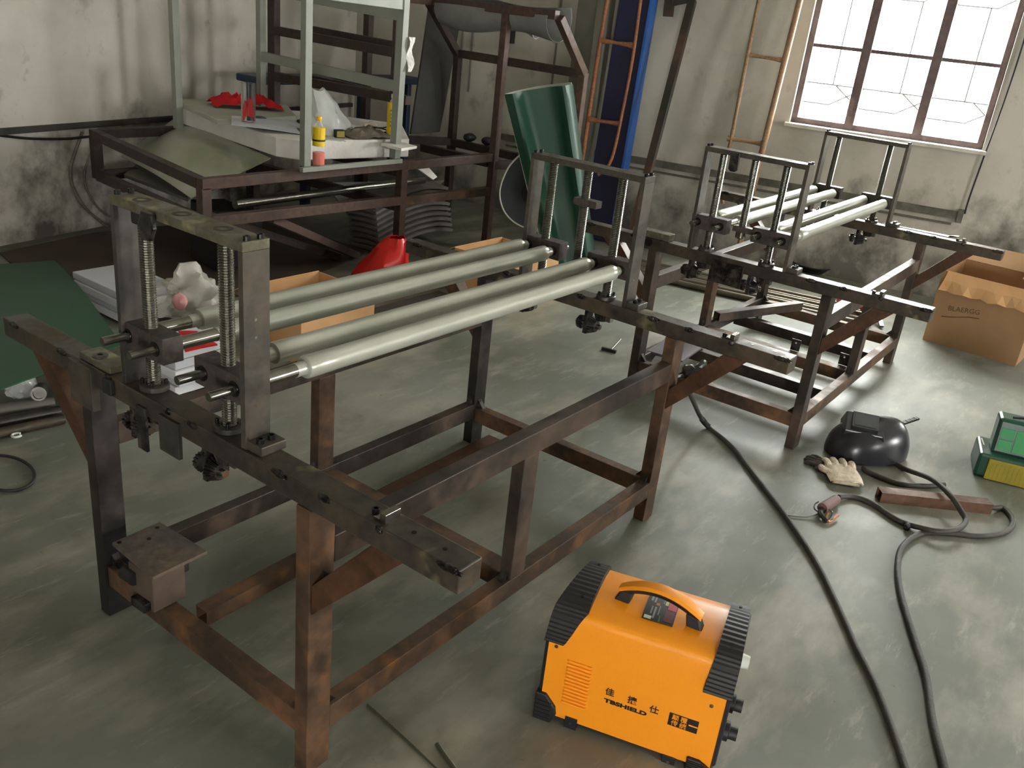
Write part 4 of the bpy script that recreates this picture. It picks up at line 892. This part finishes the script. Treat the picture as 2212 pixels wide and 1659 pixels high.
# galvanised sheets under the slab
def psheet(name, label, cat, quad, mat, th=.004, bow=.0, bd=UP, nu=10, nv=8, parent=None):
    a, b, c, d = [Vector(q) for q in quad]; rows = []
    for i in range(nu+1):
        u_ = i/nu; rows.append([lerp(lerp(a, b, u_), lerp(d, c, u_), j/nv) + Vector(bd)*bow*math.sin(u_*PI)*math.sin((j/nv)*PI*.9+.15) for j in range(nv+1)])
    m = MB(); m.sheet(rows, th); o = m.build(name, mat, parent, smooth=True)
    return tag(o, label, cat) if label else o
psheet('galvanised_sheet', 'bowed shiny galvanised sheet sagging into the rack below the foam slab', 'metal sheet', [at(378, 256, 'z', .735), at(585, 342, 'z', .725), at(412, 428, 'z', .50), at(262, 338, 'z', .52)], galv_m, .006, .10)
psheet('grey_sheet', 'flat grey sheet under the galvanised one, its white edge showing', 'sheet', [at(325, 335, 'z', .49), at(430, 395, 'z', .46), at(405, 432, 'z', .43), at(268, 380, 'z', .435)], greysheet_m, .022, .0)
# things on the foam
FZ = FT+.001
m = MB(); c_ = at(530, 232, 'z', .902)
rows = []
for i in range(21):
    row = []
    for j in range(13):
        u_, v_ = (i/20-.5)*2, (j/12-.5)*2; rr = max(0, 1-(u_*u_+v_*v_)*.55)
        z = .012+.055*rr*(.5+abs(noise.noise(Vector((u_*2.6, v_*2.6, 3))))*2.2); z += .05*math.exp(-((u_+.55)/.18)**2-(v_/.4)**2)+.045*math.exp(-((u_-.45)/.2)**2-(v_/.4)**2)
        row.append(c_+Vector((u_*.20+.05*v_, -.13*u_+v_*.11, z)) + Vector((.02*noise.noise(Vector((i*.6, j*.5, 1))), .02*noise.noise(Vector((i*.5, j*.7, 9))), 0)))
    rows.append(row)
tag(m.sheet(rows, .004) and m.build('red_cloth', redcloth_m, smooth=True), 'crumpled bright red cloth lying behind the tall drinking glass', 'cloth')
c_ = at(537, 266, 'z', .902)
m = MB(); m.lathe(c_, UP, [(.0001, 0), (.042, 0), (.044, .004), (.046, .245), (.0445, .246), (.0425, .245), (.0400, .016), (.0001, .014)], 32, cap=False)
tag(m.build('drinking_glass', glass_m, smooth=True), 'tall clear straight drinking glass standing before the red cloth', 'glass')
psheet('plastic_film', 'pale film and paper lying on the foam right of the drinking glass', 'film', [at(500, 250, 'z', .905), at(650, 262, 'z', .872), at(655, 290, 'z', .870), at(500, 270, 'z', .906)], simple('pale_film', 'dfe2ea', .4, 0, h2='c2c6d2', scale=8), .002, .02)
psheet('metal_strip', 'thin dark metal blade with bright edge lying on the foam front edge', 'metal strip', [at(550, 268, 'z', FZ+.012), at(660, 279, 'z', FZ+.012), at(658, 291, 'z', FZ+.004), at(553, 276, 'z', FZ+.004)], shaft_m, .004, 0)
m = MB(); c_ = at(645, 268, 'z', FZ+.003); m.lathe(c_, (1, -.3, .25), [(.0001, 0), (.030, 0), (.030, .07), (.022, .085), (.0001, .085)], 24); tag(m.build('round_cover', rubber_m, smooth=True), 'short black round cover lying beside the pale film', 'cover')
m = MB(); m.blob(at(560, 256, 'z', .905), .05, .035, .016, .2, 2, 3, 2, flat=0); tag(m.build('dark_pouch', simple('slate_fabric', '4a4c52', .7), smooth=True), 'small slate grey pouch beside the drinking glass', 'pouch')
# clear plastic bag
c_ = at(722, 288, 'z', FZ+.004); m = MB(); rows = []
for i in range(19):
    t = i/18; row = []
    for j in range(31):
        a_ = 2*PI*j/30; rr = (.135-.085*t**1.3)*(1+.18*noise.noise(Vector((math.cos(a_)*2.2, math.sin(a_)*2.2, t*3)))+.10*noise.noise(Vector((math.cos(a_)*5, math.sin(a_)*5, t*5+3))))
        row.append(c_+Vector((math.cos(a_)*rr*1.25-.11*t, math.sin(a_)*rr*.8+.05*t, .27*t*(1+.1*noise.noise(Vector((j*.3, 0, 0)))))))
    rows.append(row)
m.sheet(rows, .0012); tag(m.build('plastic_bag', clear_m, smooth=True), 'clear shiny plastic bag standing slumped on the foam behind the grey post', 'plastic bag')
def bottle(name, label, c, parts, cap, h):
    T = empty(name, label, 'bottle', c)
    m = MB(); m.lathe((0, 0, 0), UP, [(.0001, 0), (.032, 0), (.037, .006), (.037, h*.30), (.034, h*.36), (.037, h*.42), (.037, h*.70), (.028, h*.80), (.014, h*.89), (.0135, h*.93)], 28, cap=False); m.build('bottle_body', parts[0], T, smooth=True)
    for (z0, z1, r, mt, n_) in parts[1:]:
        m = MB(); m.lathe((0, 0, z0*h), UP, [(r-.004, 0), (r, .001), (r, (z1-z0)*h), (r-.004, (z1-z0)*h+.001)], 28); m.build(n_, mt, T, smooth=True)
    m = MB(); m.lathe((0, 0, h*.915), UP, [(.015, 0), (.016, .002), (.016, h*.075), (.014, h*.085)], 20); m.build('cap', cap, T, smooth=True)
    return T
b1_ = at(691, 354, 'y', 3.10)
bottle('juice_bottle', 'plastic bottle with yellow label and red orange drink on the grey bottom bar', (b1_.x, FY0-.012, gz+.031), (cbot_m, (.02, .27, .0355, juice_m, 'drink'), (.40, .78, .0375, bottle_m, 'label_sleeve'), (.50, .54, .0382, blacktxt_m, 'label_print')), ycap_m, .285)
b2_ = at(846, 299, 'z', FZ)
B2 = bottle('tea_bottle', 'bright yellow drink bottle with green vertical label standing on the foam', (b2_.x, b2_.y, FZ), (cbot_m, (.02, .80, .0375, bottle_m, 'label_sleeve')), whitelab_m, .285)
vd = (CAM-b2_); vd.z = 0; vd.normalize(); vs = Vector((-vd.y, vd.x, 0))
m = MB(); m.obox(vd*.0375+vs*-.006+UP*.135, vs, vd, UP, .011, .002, .055); gl_ = m.build('green_label', greenlab_m, B2)
for k in range(4):
    m = MB(); m.obox(vd*.040+vs*-.006+UP*(.100+.024*k), vs, vd, UP, .007, .0008, .007); m.build('label_character', bottle_m, gl_)
c_ = at(733, 297, 'z', FZ); m = MB(); m.obox(c_+UP*.024, (.93, -.35, 0), (.35, .93, 0), UP, .034, .02, .026); tp = m.build('tape_measure', rubber_m, bevel=.006); tag(tp, 'small black and yellow tape measure on the foam below the plastic bag', 'tape measure')
m = MB(); m.obox(c_+UP*.024-Vector((.35, .93, 0))*.021, (.93, -.35, 0), (.35, .93, 0), UP, .026, .003, .019); m.build('yellow_label', casey_m, tp)
c_ = at(790, 296, 'z', FZ)
m = MB(); rows = []
for i in range(17):
    row = []
    for j in range(11):
        u_, v_ = (i/16-.5)*2, (j/10-.5)*2; r_ = max(0, 1-u_*u_*.8-v_*v_*.8)
        row.append(c_+Vector((u_*.16, -.05*u_+v_*.12, .008+.07*r_*(.5+1.3*abs(noise.noise(Vector((u_*3, v_*3, 12))))))))
    rows.append(row)
m.sheet(rows, .004); tag(m.build('work_glove', simple('grey_brown_glove', '8d8377', .85, 0, h2='5a5248', scale=14, bump=.5), smooth=True), 'crumpled grey brown work gloves between the tape measure and the yellow bottle', 'glove')
m = MB(); m.tube(spline([c_+Vector((-.0, .02, .075)), c_+Vector((.05, .0, .085)), c_+Vector((.10, .01, .07))], 5), [.012]*4+[.016]*4+[.012]*3, 8); tag(m.build('cloth_roll', glove_m, smooth=True), 'small cream rolled rag on top of the grey brown gloves', 'rag')
m = MB(); P = [c_+Vector((.12+.05*math.cos(a_*.7), -.01+.05*math.sin(a_*.7), .012+.0035*a_)) for a_ in range(0, 18)]; m.tube(P, .005, 6); tag(m.build('black_wire', rubber_m, smooth=True), 'small coil of black wire beside the yellow bottle', 'wire')
for k, (q0, q1, lb_) in enumerate((((655, 294), (738, 305), 'thin white cable tie lying along the foam front edge'), ((690, 288), (748, 306), 'second thin dark tipped stick lying by the tape measure'))):
    m = MB(); m.cyl(at(*q0, 'z', FZ+.005), at(*q1, 'z', FZ+.005), .003, 8); tag(m.build('thin_stick', whitelab_m), lb_, 'stick')
m = MB(); q = at(886, 120, 'y', 3.09); rows = [[q+Vector((-.022+.005*math.sin(i*1.3)+j*.024, -.012*math.sin(i+j), .11-.026*i)) for j in range(3)] for i in range(9)]; m.sheet(rows, .004); tag(m.build('white_rag', foam_m), 'narrow white rag hanging from the right grey post', 'rag')
# navy stand behind the rack
NS = empty('navy_stand', 'navy blue four legged stand behind the rack against the left wall', 'stand')
q0, q1 = at(530, 160, 'y', 4.86), at(892, 166, 'y', 4.86)
m = MB(); m.box(q0.x, q1.x, 4.70, 4.98, 1.02, 1.075); m.build('top', bluechair_m, NS, bevel=.012)
for x in (q0.x+.03, q0.x+.58, q1.x-.65, q1.x-.10):
    m = MB(); m.bar((x, 4.84, 0), (x, 4.84, 1.02), .085, .05); m.build('leg', bluechair_m, NS, bevel=.006)
# sheets stored in the tall part
psheet('charcoal_sheet', 'tall charcoal grey sheet leaning inside the rack against the wall', 'sheet', [at(926, 18, 'y', 4.15), at(990, 60, 'y', 4.15), at(948, 285, 'y', 3.95), at(886, 290, 'y', 3.95)], darksheet_m, .02, .03, (0, -1, 0))
c_ = at(1040, 60, 'x', 4.5); m = MB(); rows = []
for i in range(15):
    t = i/14; row = []
    for j in range(15):
        a_ = -PI*.05 + PI*1.25*j/14; rr = .105+.02*math.sin(t*7)
        row.append(Vector((4.45-math.cos(a_)*rr*1.3, 3.80-1.05*t, 1.705-math.sin(a_)*rr*1.25)))
    rows.append(row)
m.sheet(rows, .004); tag(m.build('rolled_sheet', simple('pale_grey_roll', '8b8d8a', .6, 0, h2='6a6c68', scale=3), smooth=True), 'curled pale grey sheet hanging over the top of the rack', 'sheet')
m = MB(); A, B = at(1108, 40, 'x', 4.60), at(1163, 62, 'x', 4.62); m.lathe(A, B-A, [(.030, 0), (.075, (B-A).length), (.070, (B-A).length), (.026, 0)], 28, cap=False); tag(m.build('paper_tube', simple('pale_tube', '9b9c96', .7), smooth=True), 'short open grey tube lying on top of the rack at its right end', 'tube')
q = atp(1103, 70, R3(SR-.03, 0, 0), N); m = MB(); m.obox(q, M, UP, N, .035, .09, .03); sb = m.build('switch_box', rubber_m, bevel=.004); tag(sb, 'small dark switch box on the wall behind the rack', 'switch')
for k, (xx, y0_, y1_) in enumerate(((1000, -10, 190), (1022, -10, 200), (1209, -20, 185))):
    a_ = atp(xx+6, y0_, R3(SR-.012, 0, 0), N); m = MB(); b_ = Vector((a_.x, a_.y, atp(xx, y1_, R3(SR-.012, 0, 0), N).z)); m.cyl(a_, b_, .009, 8); tag(m.build('wall_conduit', simple('dusty_conduit_%d' % k, '6d6a60', .8), smooth=True), ['thin vertical conduit on the wall behind the rack, left one', 'thin vertical conduit on the wall behind the rack, next to the left one', 'thin vertical conduit on the wall beside the pilaster'][k], 'conduit')
for k, (px, py) in enumerate(((1018, 252), (1056, 256))):
    q = at(px, py, 'x', 4.70); m = MB(); m.blob((q.x, q.y, .745), .06-.02*k, .05, .035, .2, 2, 2, k); tag(m.build('black_lump', rubber_m, smooth=True), ['flat black rubber part on the rack rail, the larger', 'round black rubber part on the rack rail, the smaller'][k], 'part')
# grey tube and black box below the table
m = MB(); m.cyl((2.28, 3.50, .476), (4.05, 3.56, .474), .028, 16); tag(m.build('steel_pipe', shaft_m, smooth=True), 'long shiny steel pipe lying through the rack below the foam table', 'pipe')
m = MB(); m.prism([(2.25, 3.66, .013), (2.60, 3.66, .013), (2.62, 3.66, .30), (2.52, 3.66, .38), (2.27, 3.66, .40)], (.05, .36, 0)); tag(m.build('black_machine_cover', rubber_m, bevel=.01), 'black box standing on the floor under the rack', 'box')
# grey foam sheets piled under the rack
for k in range(9):
    x0 = 3.45+.012*k; z_ = .02+.036*k; m = MB(); rows = []
    for i in range(9):
        u_ = i/8; rows.append([Vector((x0+.80*u_, 3.40+.30*j/4+.02*k, z_+.10*math.sin(u_*PI*.75)+.008*math.sin(j))) for j in range(5)])
    m.sheet(rows, .022)
    tag(m.build('foam_sheet', foamgrey_m, smooth=True), f"curved grey foam sheet piled under the rack, {['lowest', 'second', 'third', 'fourth', 'fifth', 'sixth', 'seventh', 'eighth', 'topmost'][k]} from the floor up" if k not in (0, 8) else f"curved grey foam sheet piled under the rack, {['lowest', 'topmost'][k == 8]} of the pile", 'foam sheet', 'grey foam sheets under the rack')
psheet('grey_sheet', 'broad dusty grey board leaning under the rack left of the foam pile', 'board', [at(700, 395, 'y', 4.1), at(960, 390, 'y', 4.1), at(830, 505, 'y', 3.9), at(790, 515, 'y', 3.9)], greysheet_m, .015)
psheet('white_strip_bundle', 'bundle of white strips sticking out low from the rack beside its middle leg', 'strips', [at(895, 360, 'y', 3.24), at(915, 352, 'y', 3.24), at(943, 382, 'y', 3.22), at(934, 388, 'y', 3.22)], foam_m, .018)
q = [at(0, 548, 'z', .004), at(200, 505, 'z', .004), at(560, 470, 'z', .004), at(800, 545, 'z', .004), at(560, 640, 'z', .004), at(100, 640, 'z', .004)]
m = MB(); m.prism([Vector((p.x, p.y, .012)) for p in q], (0, 0, -.010)); tag(m.build('brown_board', simple('dark_brown_board', '3d332a', .75, 0, h2='4d4033', scale=3, bump=.2)), 'large dark brown board lying flat on the floor by the left wall', 'board')
# pile of white boards, bag, red things, cartons
WBM = [simple('white_board_%d' % k, c_, .7) for k, c_ in enumerate(('d9dadc', 'bfc2c6'))]
def pile(x0, x1, y0, y1, n, where, grp):
    od = {5: ('bottom board', 'second from the floor', 'middle board', 'second from the top', 'top board'), 4: ('bottom board', 'second from the floor', 'third from the floor', 'top board')}[n]
    for k in range(n):
        dx, dy = .012*math.sin(k*2.1), .012*math.cos(k*1.7)
        m = MB(); m.box(x0+dx, x1+dx, y0+dy, y1+dy, .014+.042*k, .054+.042*k)
        tag(m.build('white_board', WBM[k % 2], bevel=.004), f'white foam board in the {where}, {od[k]}', 'foam board', grp)
pile(1.30, 1.62, 3.12, 3.62, 4, 'pile beside the green belt', 'white boards beside the green belt')
pile(.99, 1.30, 2.20, 2.50, 5, 'pile seen below the near rollers', 'white boards below the rollers')
c_ = at(404, 640, 'z', .10); c_.z = .014
BG = MB(); BG.blob(c_+Vector((.0, .0, .075)), .19, .14, .15, .55, 1.25, 4, 5, flat=-.5); bgo = BG.build('woven_bag', greybag_m, smooth=True); tag(bgo, 'crumpled off-white woven bag with faded pink print on the floor behind the near gantry', 'bag')
m = MB(); q = at(388, 652, 'z', .16); vd = (CAM-q).normalized(); vs = UP.cross(vd).normalized(); vu = vd.cross(vs)
m.blob(q-vd*.0, .038, .030, .045, .2, 2, 3, 3, axes=(vs, vd, vu)); m.build('pink_print', simple('faded_pink', 'd79a9c', .7), bgo, smooth=True)
psheet('red_cloth', 'flat bright red cloth strip on the board pile behind the rollers', 'cloth', [at(385, 716, 'z', .232), at(425, 716, 'z', .232), at(470, 745, 'z', .232), at(400, 760, 'z', .232)], redcloth_m, .006, .01)
c_ = at(795, 598, 'z', .0); m = MB(); rows = []
for i in range(17):
    t = i/16; row = []
    for j in range(27):
        a_ = 2*PI*j/26; rr = (.20-.14*t**2)*(1+.22*noise.noise(Vector((math.cos(a_)*1.8, math.sin(a_)*1.8, t*2.2+4)))+.12*noise.noise(Vector((math.cos(a_)*5, math.sin(a_)*5, t*4))))
        row.append(Vector((c_.x-.06+math.cos(a_)*rr+.10*t, c_.y-.16+math.sin(a_)*rr*.8-.05*t, .014+.30*t+.02*noise.noise(Vector((j*.5, t*3, 0))))))
    rows.append(row)
m.sheet(rows, .003); tag(m.build('red_plastic_bag', redbag_m, smooth=True), 'bright red plastic bag standing on the floor behind the rollers', 'plastic bag')
def carton(label, x0, x1, y0, y1, h, mat=card_m, rz=0):
    T = empty('cardboard_carton', label, 'carton', ((x0+x1)/2, (y0+y1)/2, 0), rz); X, Y = (x1-x0)/2, (y1-y0)/2
    for (a_, b_, c2_, d2_) in ((-X, X, -Y, -Y+.006), (-X, X, Y-.006, Y), (-X, -X+.006, -Y+.006, Y-.006), (X-.006, X, -Y+.006, Y-.006)):
        m = MB(); m.box(a_, b_, c2_, d2_, .001, h); m.build('side', mat, T)
    m = MB(); m.box(-X+.006, X-.006, -Y+.006, Y-.006, .001, .007); m.build('bottom', mat, T)
    m = MB(); m.hexa([(-X, Y, h), (X, Y, h), (X, Y+.10, h-.05), (-X, Y+.10, h-.05), (-X, Y, h+.006), (X, Y, h+.006), (X, Y+.10, h-.044), (-X, Y+.10, h-.044)]); m.build('flap', mat, T); return T
carton('open cardboard carton behind the rollers, right of the red bag', 3.24, 3.74, 2.05, 2.53, .30)
carton('open cardboard carton behind the rollers, left of the red bag', 1.66, 2.16, 2.16, 2.60, .30)
q = at(205, 618, 'z', .02); m = MB(); m.obox((q.x, q.y, .03), (1, .4, 0), (-.4, 1, 0), UP, .10, .07, .012); tag(m.build('cardboard_scrap', card_m), 'small torn cardboard scrap on the brown board beside the green belt', 'cardboard')
m = MB(); A, B = at(885, 520, 'z', .30), at(985, 552, 'z', .24); m.bar(A, B, .075, .012); tag(m.build('flat_bar', paintgrey_m), 'short grey flat bar leaning over the carton behind the rollers', 'steel bar')
m = MB(); q = at(960, 590, 'z', .05); m.box(2.32, 2.98, 2.02, 2.42, .001, .09); tag(m.build('dark_tray', simple('dark_tray', '2a2622', .7, h2='3a332b', scale=6, bump=.3), bevel=.01), 'dark shallow scrap tray on the floor between the two cartons', 'tray')
q = at(726, 700, 'z', 0); m = MB(); m.blob((q.x, q.y, .04), .10, .07, .045, .3, 2, 3, 5, flat=-.9); tag(m.build('blue_rag', simple('blue_rag', '24449a', .8), smooth=True), 'blue rag on the floor seen between the rollers', 'rag')
q = at(784, 676, 'z', .03); m = MB(); m.lathe((q.x, q.y, .03), (-.7, -.7, .3), [(.018, 0), (.030, .0), (.030, .008), (.018, .008), (.018, 0)], 24, cap=False); tag(m.build('steel_ring', shaft_m, smooth=True), 'small steel ring seen between the rollers', 'ring')

# ------------------------------------------------------------------ belts, ladders and long pieces in the corner
def colrow(P, zf, depthdir, fn, nu=26, nv=14):
    tl, tr, br, bl = P; rows = []
    for i in range(nu+1):
        u_ = i/nu; rows.append([lerp(lerp(tl, tr, u_), lerp(bl, br, u_), j/nv) + depthdir*fn(u_, j/nv) for j in range(nv+1)])
    return rows
vdir = Vector((-.80, -.60, 0))
GP = Vector((4.10, 2.42, 0))
def gp(px, py, back=0): return atp(px, py, GP-vdir*back, vdir+UP*.10)
GB = empty('green_belt', 'green PVC belt sheet folded double and leaning against the rack', 'belt', (0, 0, 0))
rows = colrow((gp(1090, 203), gp(1237, 181), gp(1292, 590), gp(1178, 560)), 0, vdir, lambda u_, v_: .075*math.exp(-((u_-.12-.10*v_)/.10)**2) + .065*math.exp(-((u_-.86+.04*v_)/.09)**2) - .03*math.sin(u_*PI))
m = MB(); m.sheet(rows, .004); m.build('front_sheet', green_m, GB, smooth=True)
rows = colrow((gp(1090, 203, .01), gp(1234, 178, .02), gp(1285, 570, .12), gp(1170, 540, .12)), 0, vdir, lambda u_, v_: -.16*math.sin(u_*PI))
m = MB(); m.sheet(rows, .003); m.build('back_sheet', belt_back_m, GB, smooth=True)
rows = colrow((gp(1092, 205, .0), gp(1092, 205, .0)+Vector((.22, .10, 0)), gp(1165, 540, .1)+Vector((.1, .1, 0)), gp(1130, 500, .0)), 0, vdir, lambda u_, v_: .02*math.sin(u_*PI))
def curl(px_pts, back, length, name, mat, par, th):
    P = spline([gp(x, y, back) for x, y in px_pts], 6); e = Vector((.75, .65, 0)).normalized()
    rows = [[p+e*length*j/4 for j in range(5)] for p in P]; m = MB(); m.sheet(rows, th); return m.build(name, mat, par, smooth=True)
CP = ((1128, 330), (1098, 362), (1080, 410), (1086, 450), (1108, 478), (1140, 494), (1172, 500))
CR = empty('curled_belt', 'curled belt roll standing on the floor left of the green sheet, white edge showing', 'belt')
m = MB(); m.tube(spline([gp(x, y, .20) for x, y in CP], 6), .006, 6); m.build('white_edge', belt_back_m, CR, smooth=True)
P_ = spline([gp(x, y, .21) for x, y in CP], 6); ctr = gp(1150, 425, .50)
m = MB(); m.sheet([[lerp(p, ctr, (j/5)**.8) + Vector((.10, .08, 0))*math.sin(j/5*PI) for j in range(6)] for p in P_], .004); m.build('curl_inside', simple('shaded_belt_inside', '060b09', .9), CR, smooth=True)  # bowl closing the curl, coloured black to paint the shade inside it
# dark green belt lying over parts at the left edge
mat_pts = [Vector((.55, 3.85, .10)), at(115, 563, 'z', .10), at(258, 694, 'z', .22), at(238, 790, 'z', .24)]
tl, tr, br, bl = at(-120, 580, 'z', .10), at(118, 563, 'z', .10), at(262, 745, 'z', .245), at(-10, 846, 'z', .25)
rows = []
nfx = 16
for i in range(nfx+1):
    u_ = i/nfx; rows.append([lerp(lerp(tl, tr, u_), lerp(bl, br, u_), j/12) + UP*(.03*math.sin(j/12*PI)) for j in range(13)])
m = MB(); m.sheet(rows, .005); tag(m.build('green_belt', greendark_m, smooth=True), 'wide dark green belt sheet draped over metal parts at the left edge', 'belt')
m = MB(); q = at(45, 828, 'z', .10); m.blob((q.x, q.y, .085), .06, .06, .05, .35, 3, 3, 3); tag(m.build('wrapped_part', clear_m, smooth=True), 'lump of film wrapped metal poking out below the dark green belt', 'part')
m = MB(); q = at(84, 850, 'z', .09); m.lathe(q, (-.5, -.8, .2), [(.022, -.08), (.03, -.08), (.03, .01), (.022, .01), (.022, 0)], 24); tag(m.build('pipe_fitting', plate_m, smooth=True), 'short round steel pipe fitting beside the film wrapped lump', 'fitting')
for k, (a_, b_, r_, lb_) in enumerate((((-40, 893), (118, 872), .030, 'thick steel pipe under the dark green belt, farthest of three'), ((-40, 920), (130, 888), .024, 'steel pipe under the dark green belt, middle of three'), ((-40, 944), (138, 905), .020, 'steel pipe under the dark green belt, nearest of three'))):
    m = MB(); m.cyl(at(*a_, 'z', r_), at(*b_, 'z', r_), r_, 16); tag(m.build('steel_pipe', [greysheet_m, plate_m, beam_m][k], smooth=True), lb_, 'pipe', 'pipes below the green belt')
q = at(36, 940, 'z', .012); m = MB(); P = [q+Vector((.017*math.cos(t_), .017*math.sin(t_), 0)) for t_ in [PI*.1+k*PI*1.6/12 for k in range(13)]]; m.tube(P, .005, 8); tag(m.build('spanner_head', whitelab_m, smooth=True), 'small open pale spanner head on the floor by the pipes', 'tool')
q = at(8, 1021, 'z', .006); P = [at(8+66*math.cos(t_)+10*math.sin(t_), 1022+38*math.sin(t_), 'z', .008) for t_ in [2*PI*k/40 for k in range(40)]]
m = MB(); m.tube(P, .006, 8, closed=True); tag(m.build('drive_belt', rubber_m, smooth=True), 'black rubber drive belt ring lying on the floor at the left edge', 'belt')
# leaning pieces on the right wall
def wp(px, py, off): return atp(px, py, R3(SR-off, 0, 0), N)
top, bot = wp(1384, -60, .12), wp(1290, 505, .42)
bd_ = (bot-top).normalized(); bot = top + bd_*((top.z-.004)/-bd_.z)
y_ = M; fn_ = bd_.cross(y_).normalized(); fn_ = fn_ if fn_ @ N < 0 else -fn_
BB = empty('blue_beam', 'long blue painted steel channel beam leaning on the wall behind the ladders', 'steel beam')
c_ = (top+bot)/2; hl_ = (top-bot).length/2
for sg in (-1,):
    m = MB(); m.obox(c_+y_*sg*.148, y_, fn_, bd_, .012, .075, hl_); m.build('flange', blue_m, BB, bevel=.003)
m = MB(); m.obox(c_-fn_*.02, y_, fn_, bd_, .134, .03, hl_); m.build('web', blueshade_m, BB)
BL = MB(); top, bot = wp(1335, -60, .16), wp(1262, 480, .42)
bd_ = (bot-top).normalized(); bot = top + bd_*((top.z-.004)/-bd_.z)
BL.bar(top+M*.09, bot+M*.07, .09, .05, N); tag(BL.build('grey_beam', concrete_m), 'narrow grey steel beam leaning beside the blue beam', 'steel beam')
def ladder(name, label, sl, sr_, rungs, r0, r1, off, mat):
    T = empty(name, label, 'ladder')
    for pts, rr in ((sl, r0), (sr_, r1)):
        m = MB(); m.tube(spline([wp(x, y, o) for x, y, o in pts], 6), rr, 12); m.build('stile', mat, T, smooth=True)
    for (a_, b_) in rungs:
        A, B = wp(*a_), wp(*b_); d_ = (B-A)
        m = MB(); m.lathe(A, d_, [(r0*1.5, 0), (r0*1.1, d_.length*.15), (r0*.8, d_.length*.5), (r0*1.1, d_.length*.85), (r0*1.5, d_.length)], 10); m.build('rung', mat, T, smooth=True)
    return T
ladder('tube_ladder', 'orange brown tube ladder leaning in front of the blue beam', [(1325, -60, .30), (1312, 0, .34), (1290, 130, .42), (1266, 290, .50), (1248, 420, .56)], [(1391, -60, .30), (1384, 0, .34), (1366, 130, .42), (1342, 255, .50), (1328, 320, .54), (1315, 356, .56), (1292, 378, .57)],
       [((1300, 88, .39), (1366, 98, .39)), ((1274, 258, .49), (1340, 268, .49))], .017, .013, 0, ladder_m)
ladder('tube_ladder', 'tan rusty tube ladder leaning on the wall left of the window', [(1652, -60, .07), (1639, 0, .09), (1607, 160, .14), (1575, 320, .19), (1556, 385, .21), (1557, 410, .21), (1562, 440, .20)], [(1741, -60, .07), (1728, 0, .09), (1688, 160, .14), (1648, 320, .19), (1610, 480, .25), (1590, 560, .28)],
       [((1612, 118, .12), (1690, 130, .12)), ((1571, 299, .18), (1643, 310, .18))], .015, .024, 0, ladder2_m)
A, B = wp(1496, 0, .10), at(1352, 556, 'z', .02); AN = empty('hooked_angle', 'dark steel bar with a square hook at its top leaning on the right wall', 'steel bar')
m = MB(); m.bar(A, B, .06, .06, N); m.build('shaft', angle_m, AN, bevel=.003)
m = MB(); q = wp(1446, 6, .10); m.bar(A+(A-B).normalized()*.02, q, .06, .06, N); m.build('hook', angle_m, AN, bevel=.003)
m = MB(); m.bar(q+UP*.03, wp(1443, 36, .10), .07, .06, N); m.build('hook', angle_m, AN, bevel=.003)
# hanging wire right of the window
P = [wp(x, y, .02) for x, y in ((2245, -30), (2205, 110), (2165, 230), (2125, 340), (2093, 430), (2084, 462))]
m = MB(); m.tube(spline(P, 5), .006, 6); tag(m.build('black_wire', rubber_m, smooth=True), 'black wire hanging down the wall to the right of the window', 'wire')
P = [atp(x, y, R3(0, TL_-.015, 0), M) for x, y in ((178, 285), (165, 320), (152, 365), (158, 405), (185, 450), (232, 490))]
m = MB(); m.tube(spline(P, 5), .010, 6); tag(m.build('wall_cable', simple('brown_cable', '4d4038', .8, 0, h2='8d867c', scale=12), smooth=True), 'old cable curving down the left wall beside the rack, outer one', 'cable')
P = [atp(x+22, y, R3(0, TL_-.015, 0), M) for x, y in ((176, 330), (160, 375), (168, 415), (196, 455), (240, 480))]
m = MB(); m.tube(spline(P, 5), .007, 6); tag(m.build('wall_cable', MATS['brown_cable'], smooth=True), 'thin old cable curving down the left wall beside the rack, inner one', 'cable')
P = [atp(x, y, R3(0, TL_-.02, 0), M) for x, y in ((-20, 290), (60, 299), (140, 300), (185, 296), (300, 285))]
m = MB(); m.tube(spline(P, 5), .009, 6); tag(m.build('wall_cable', rubber_m, smooth=True), 'black cable sagging below the trunking on the left wall', 'cable')
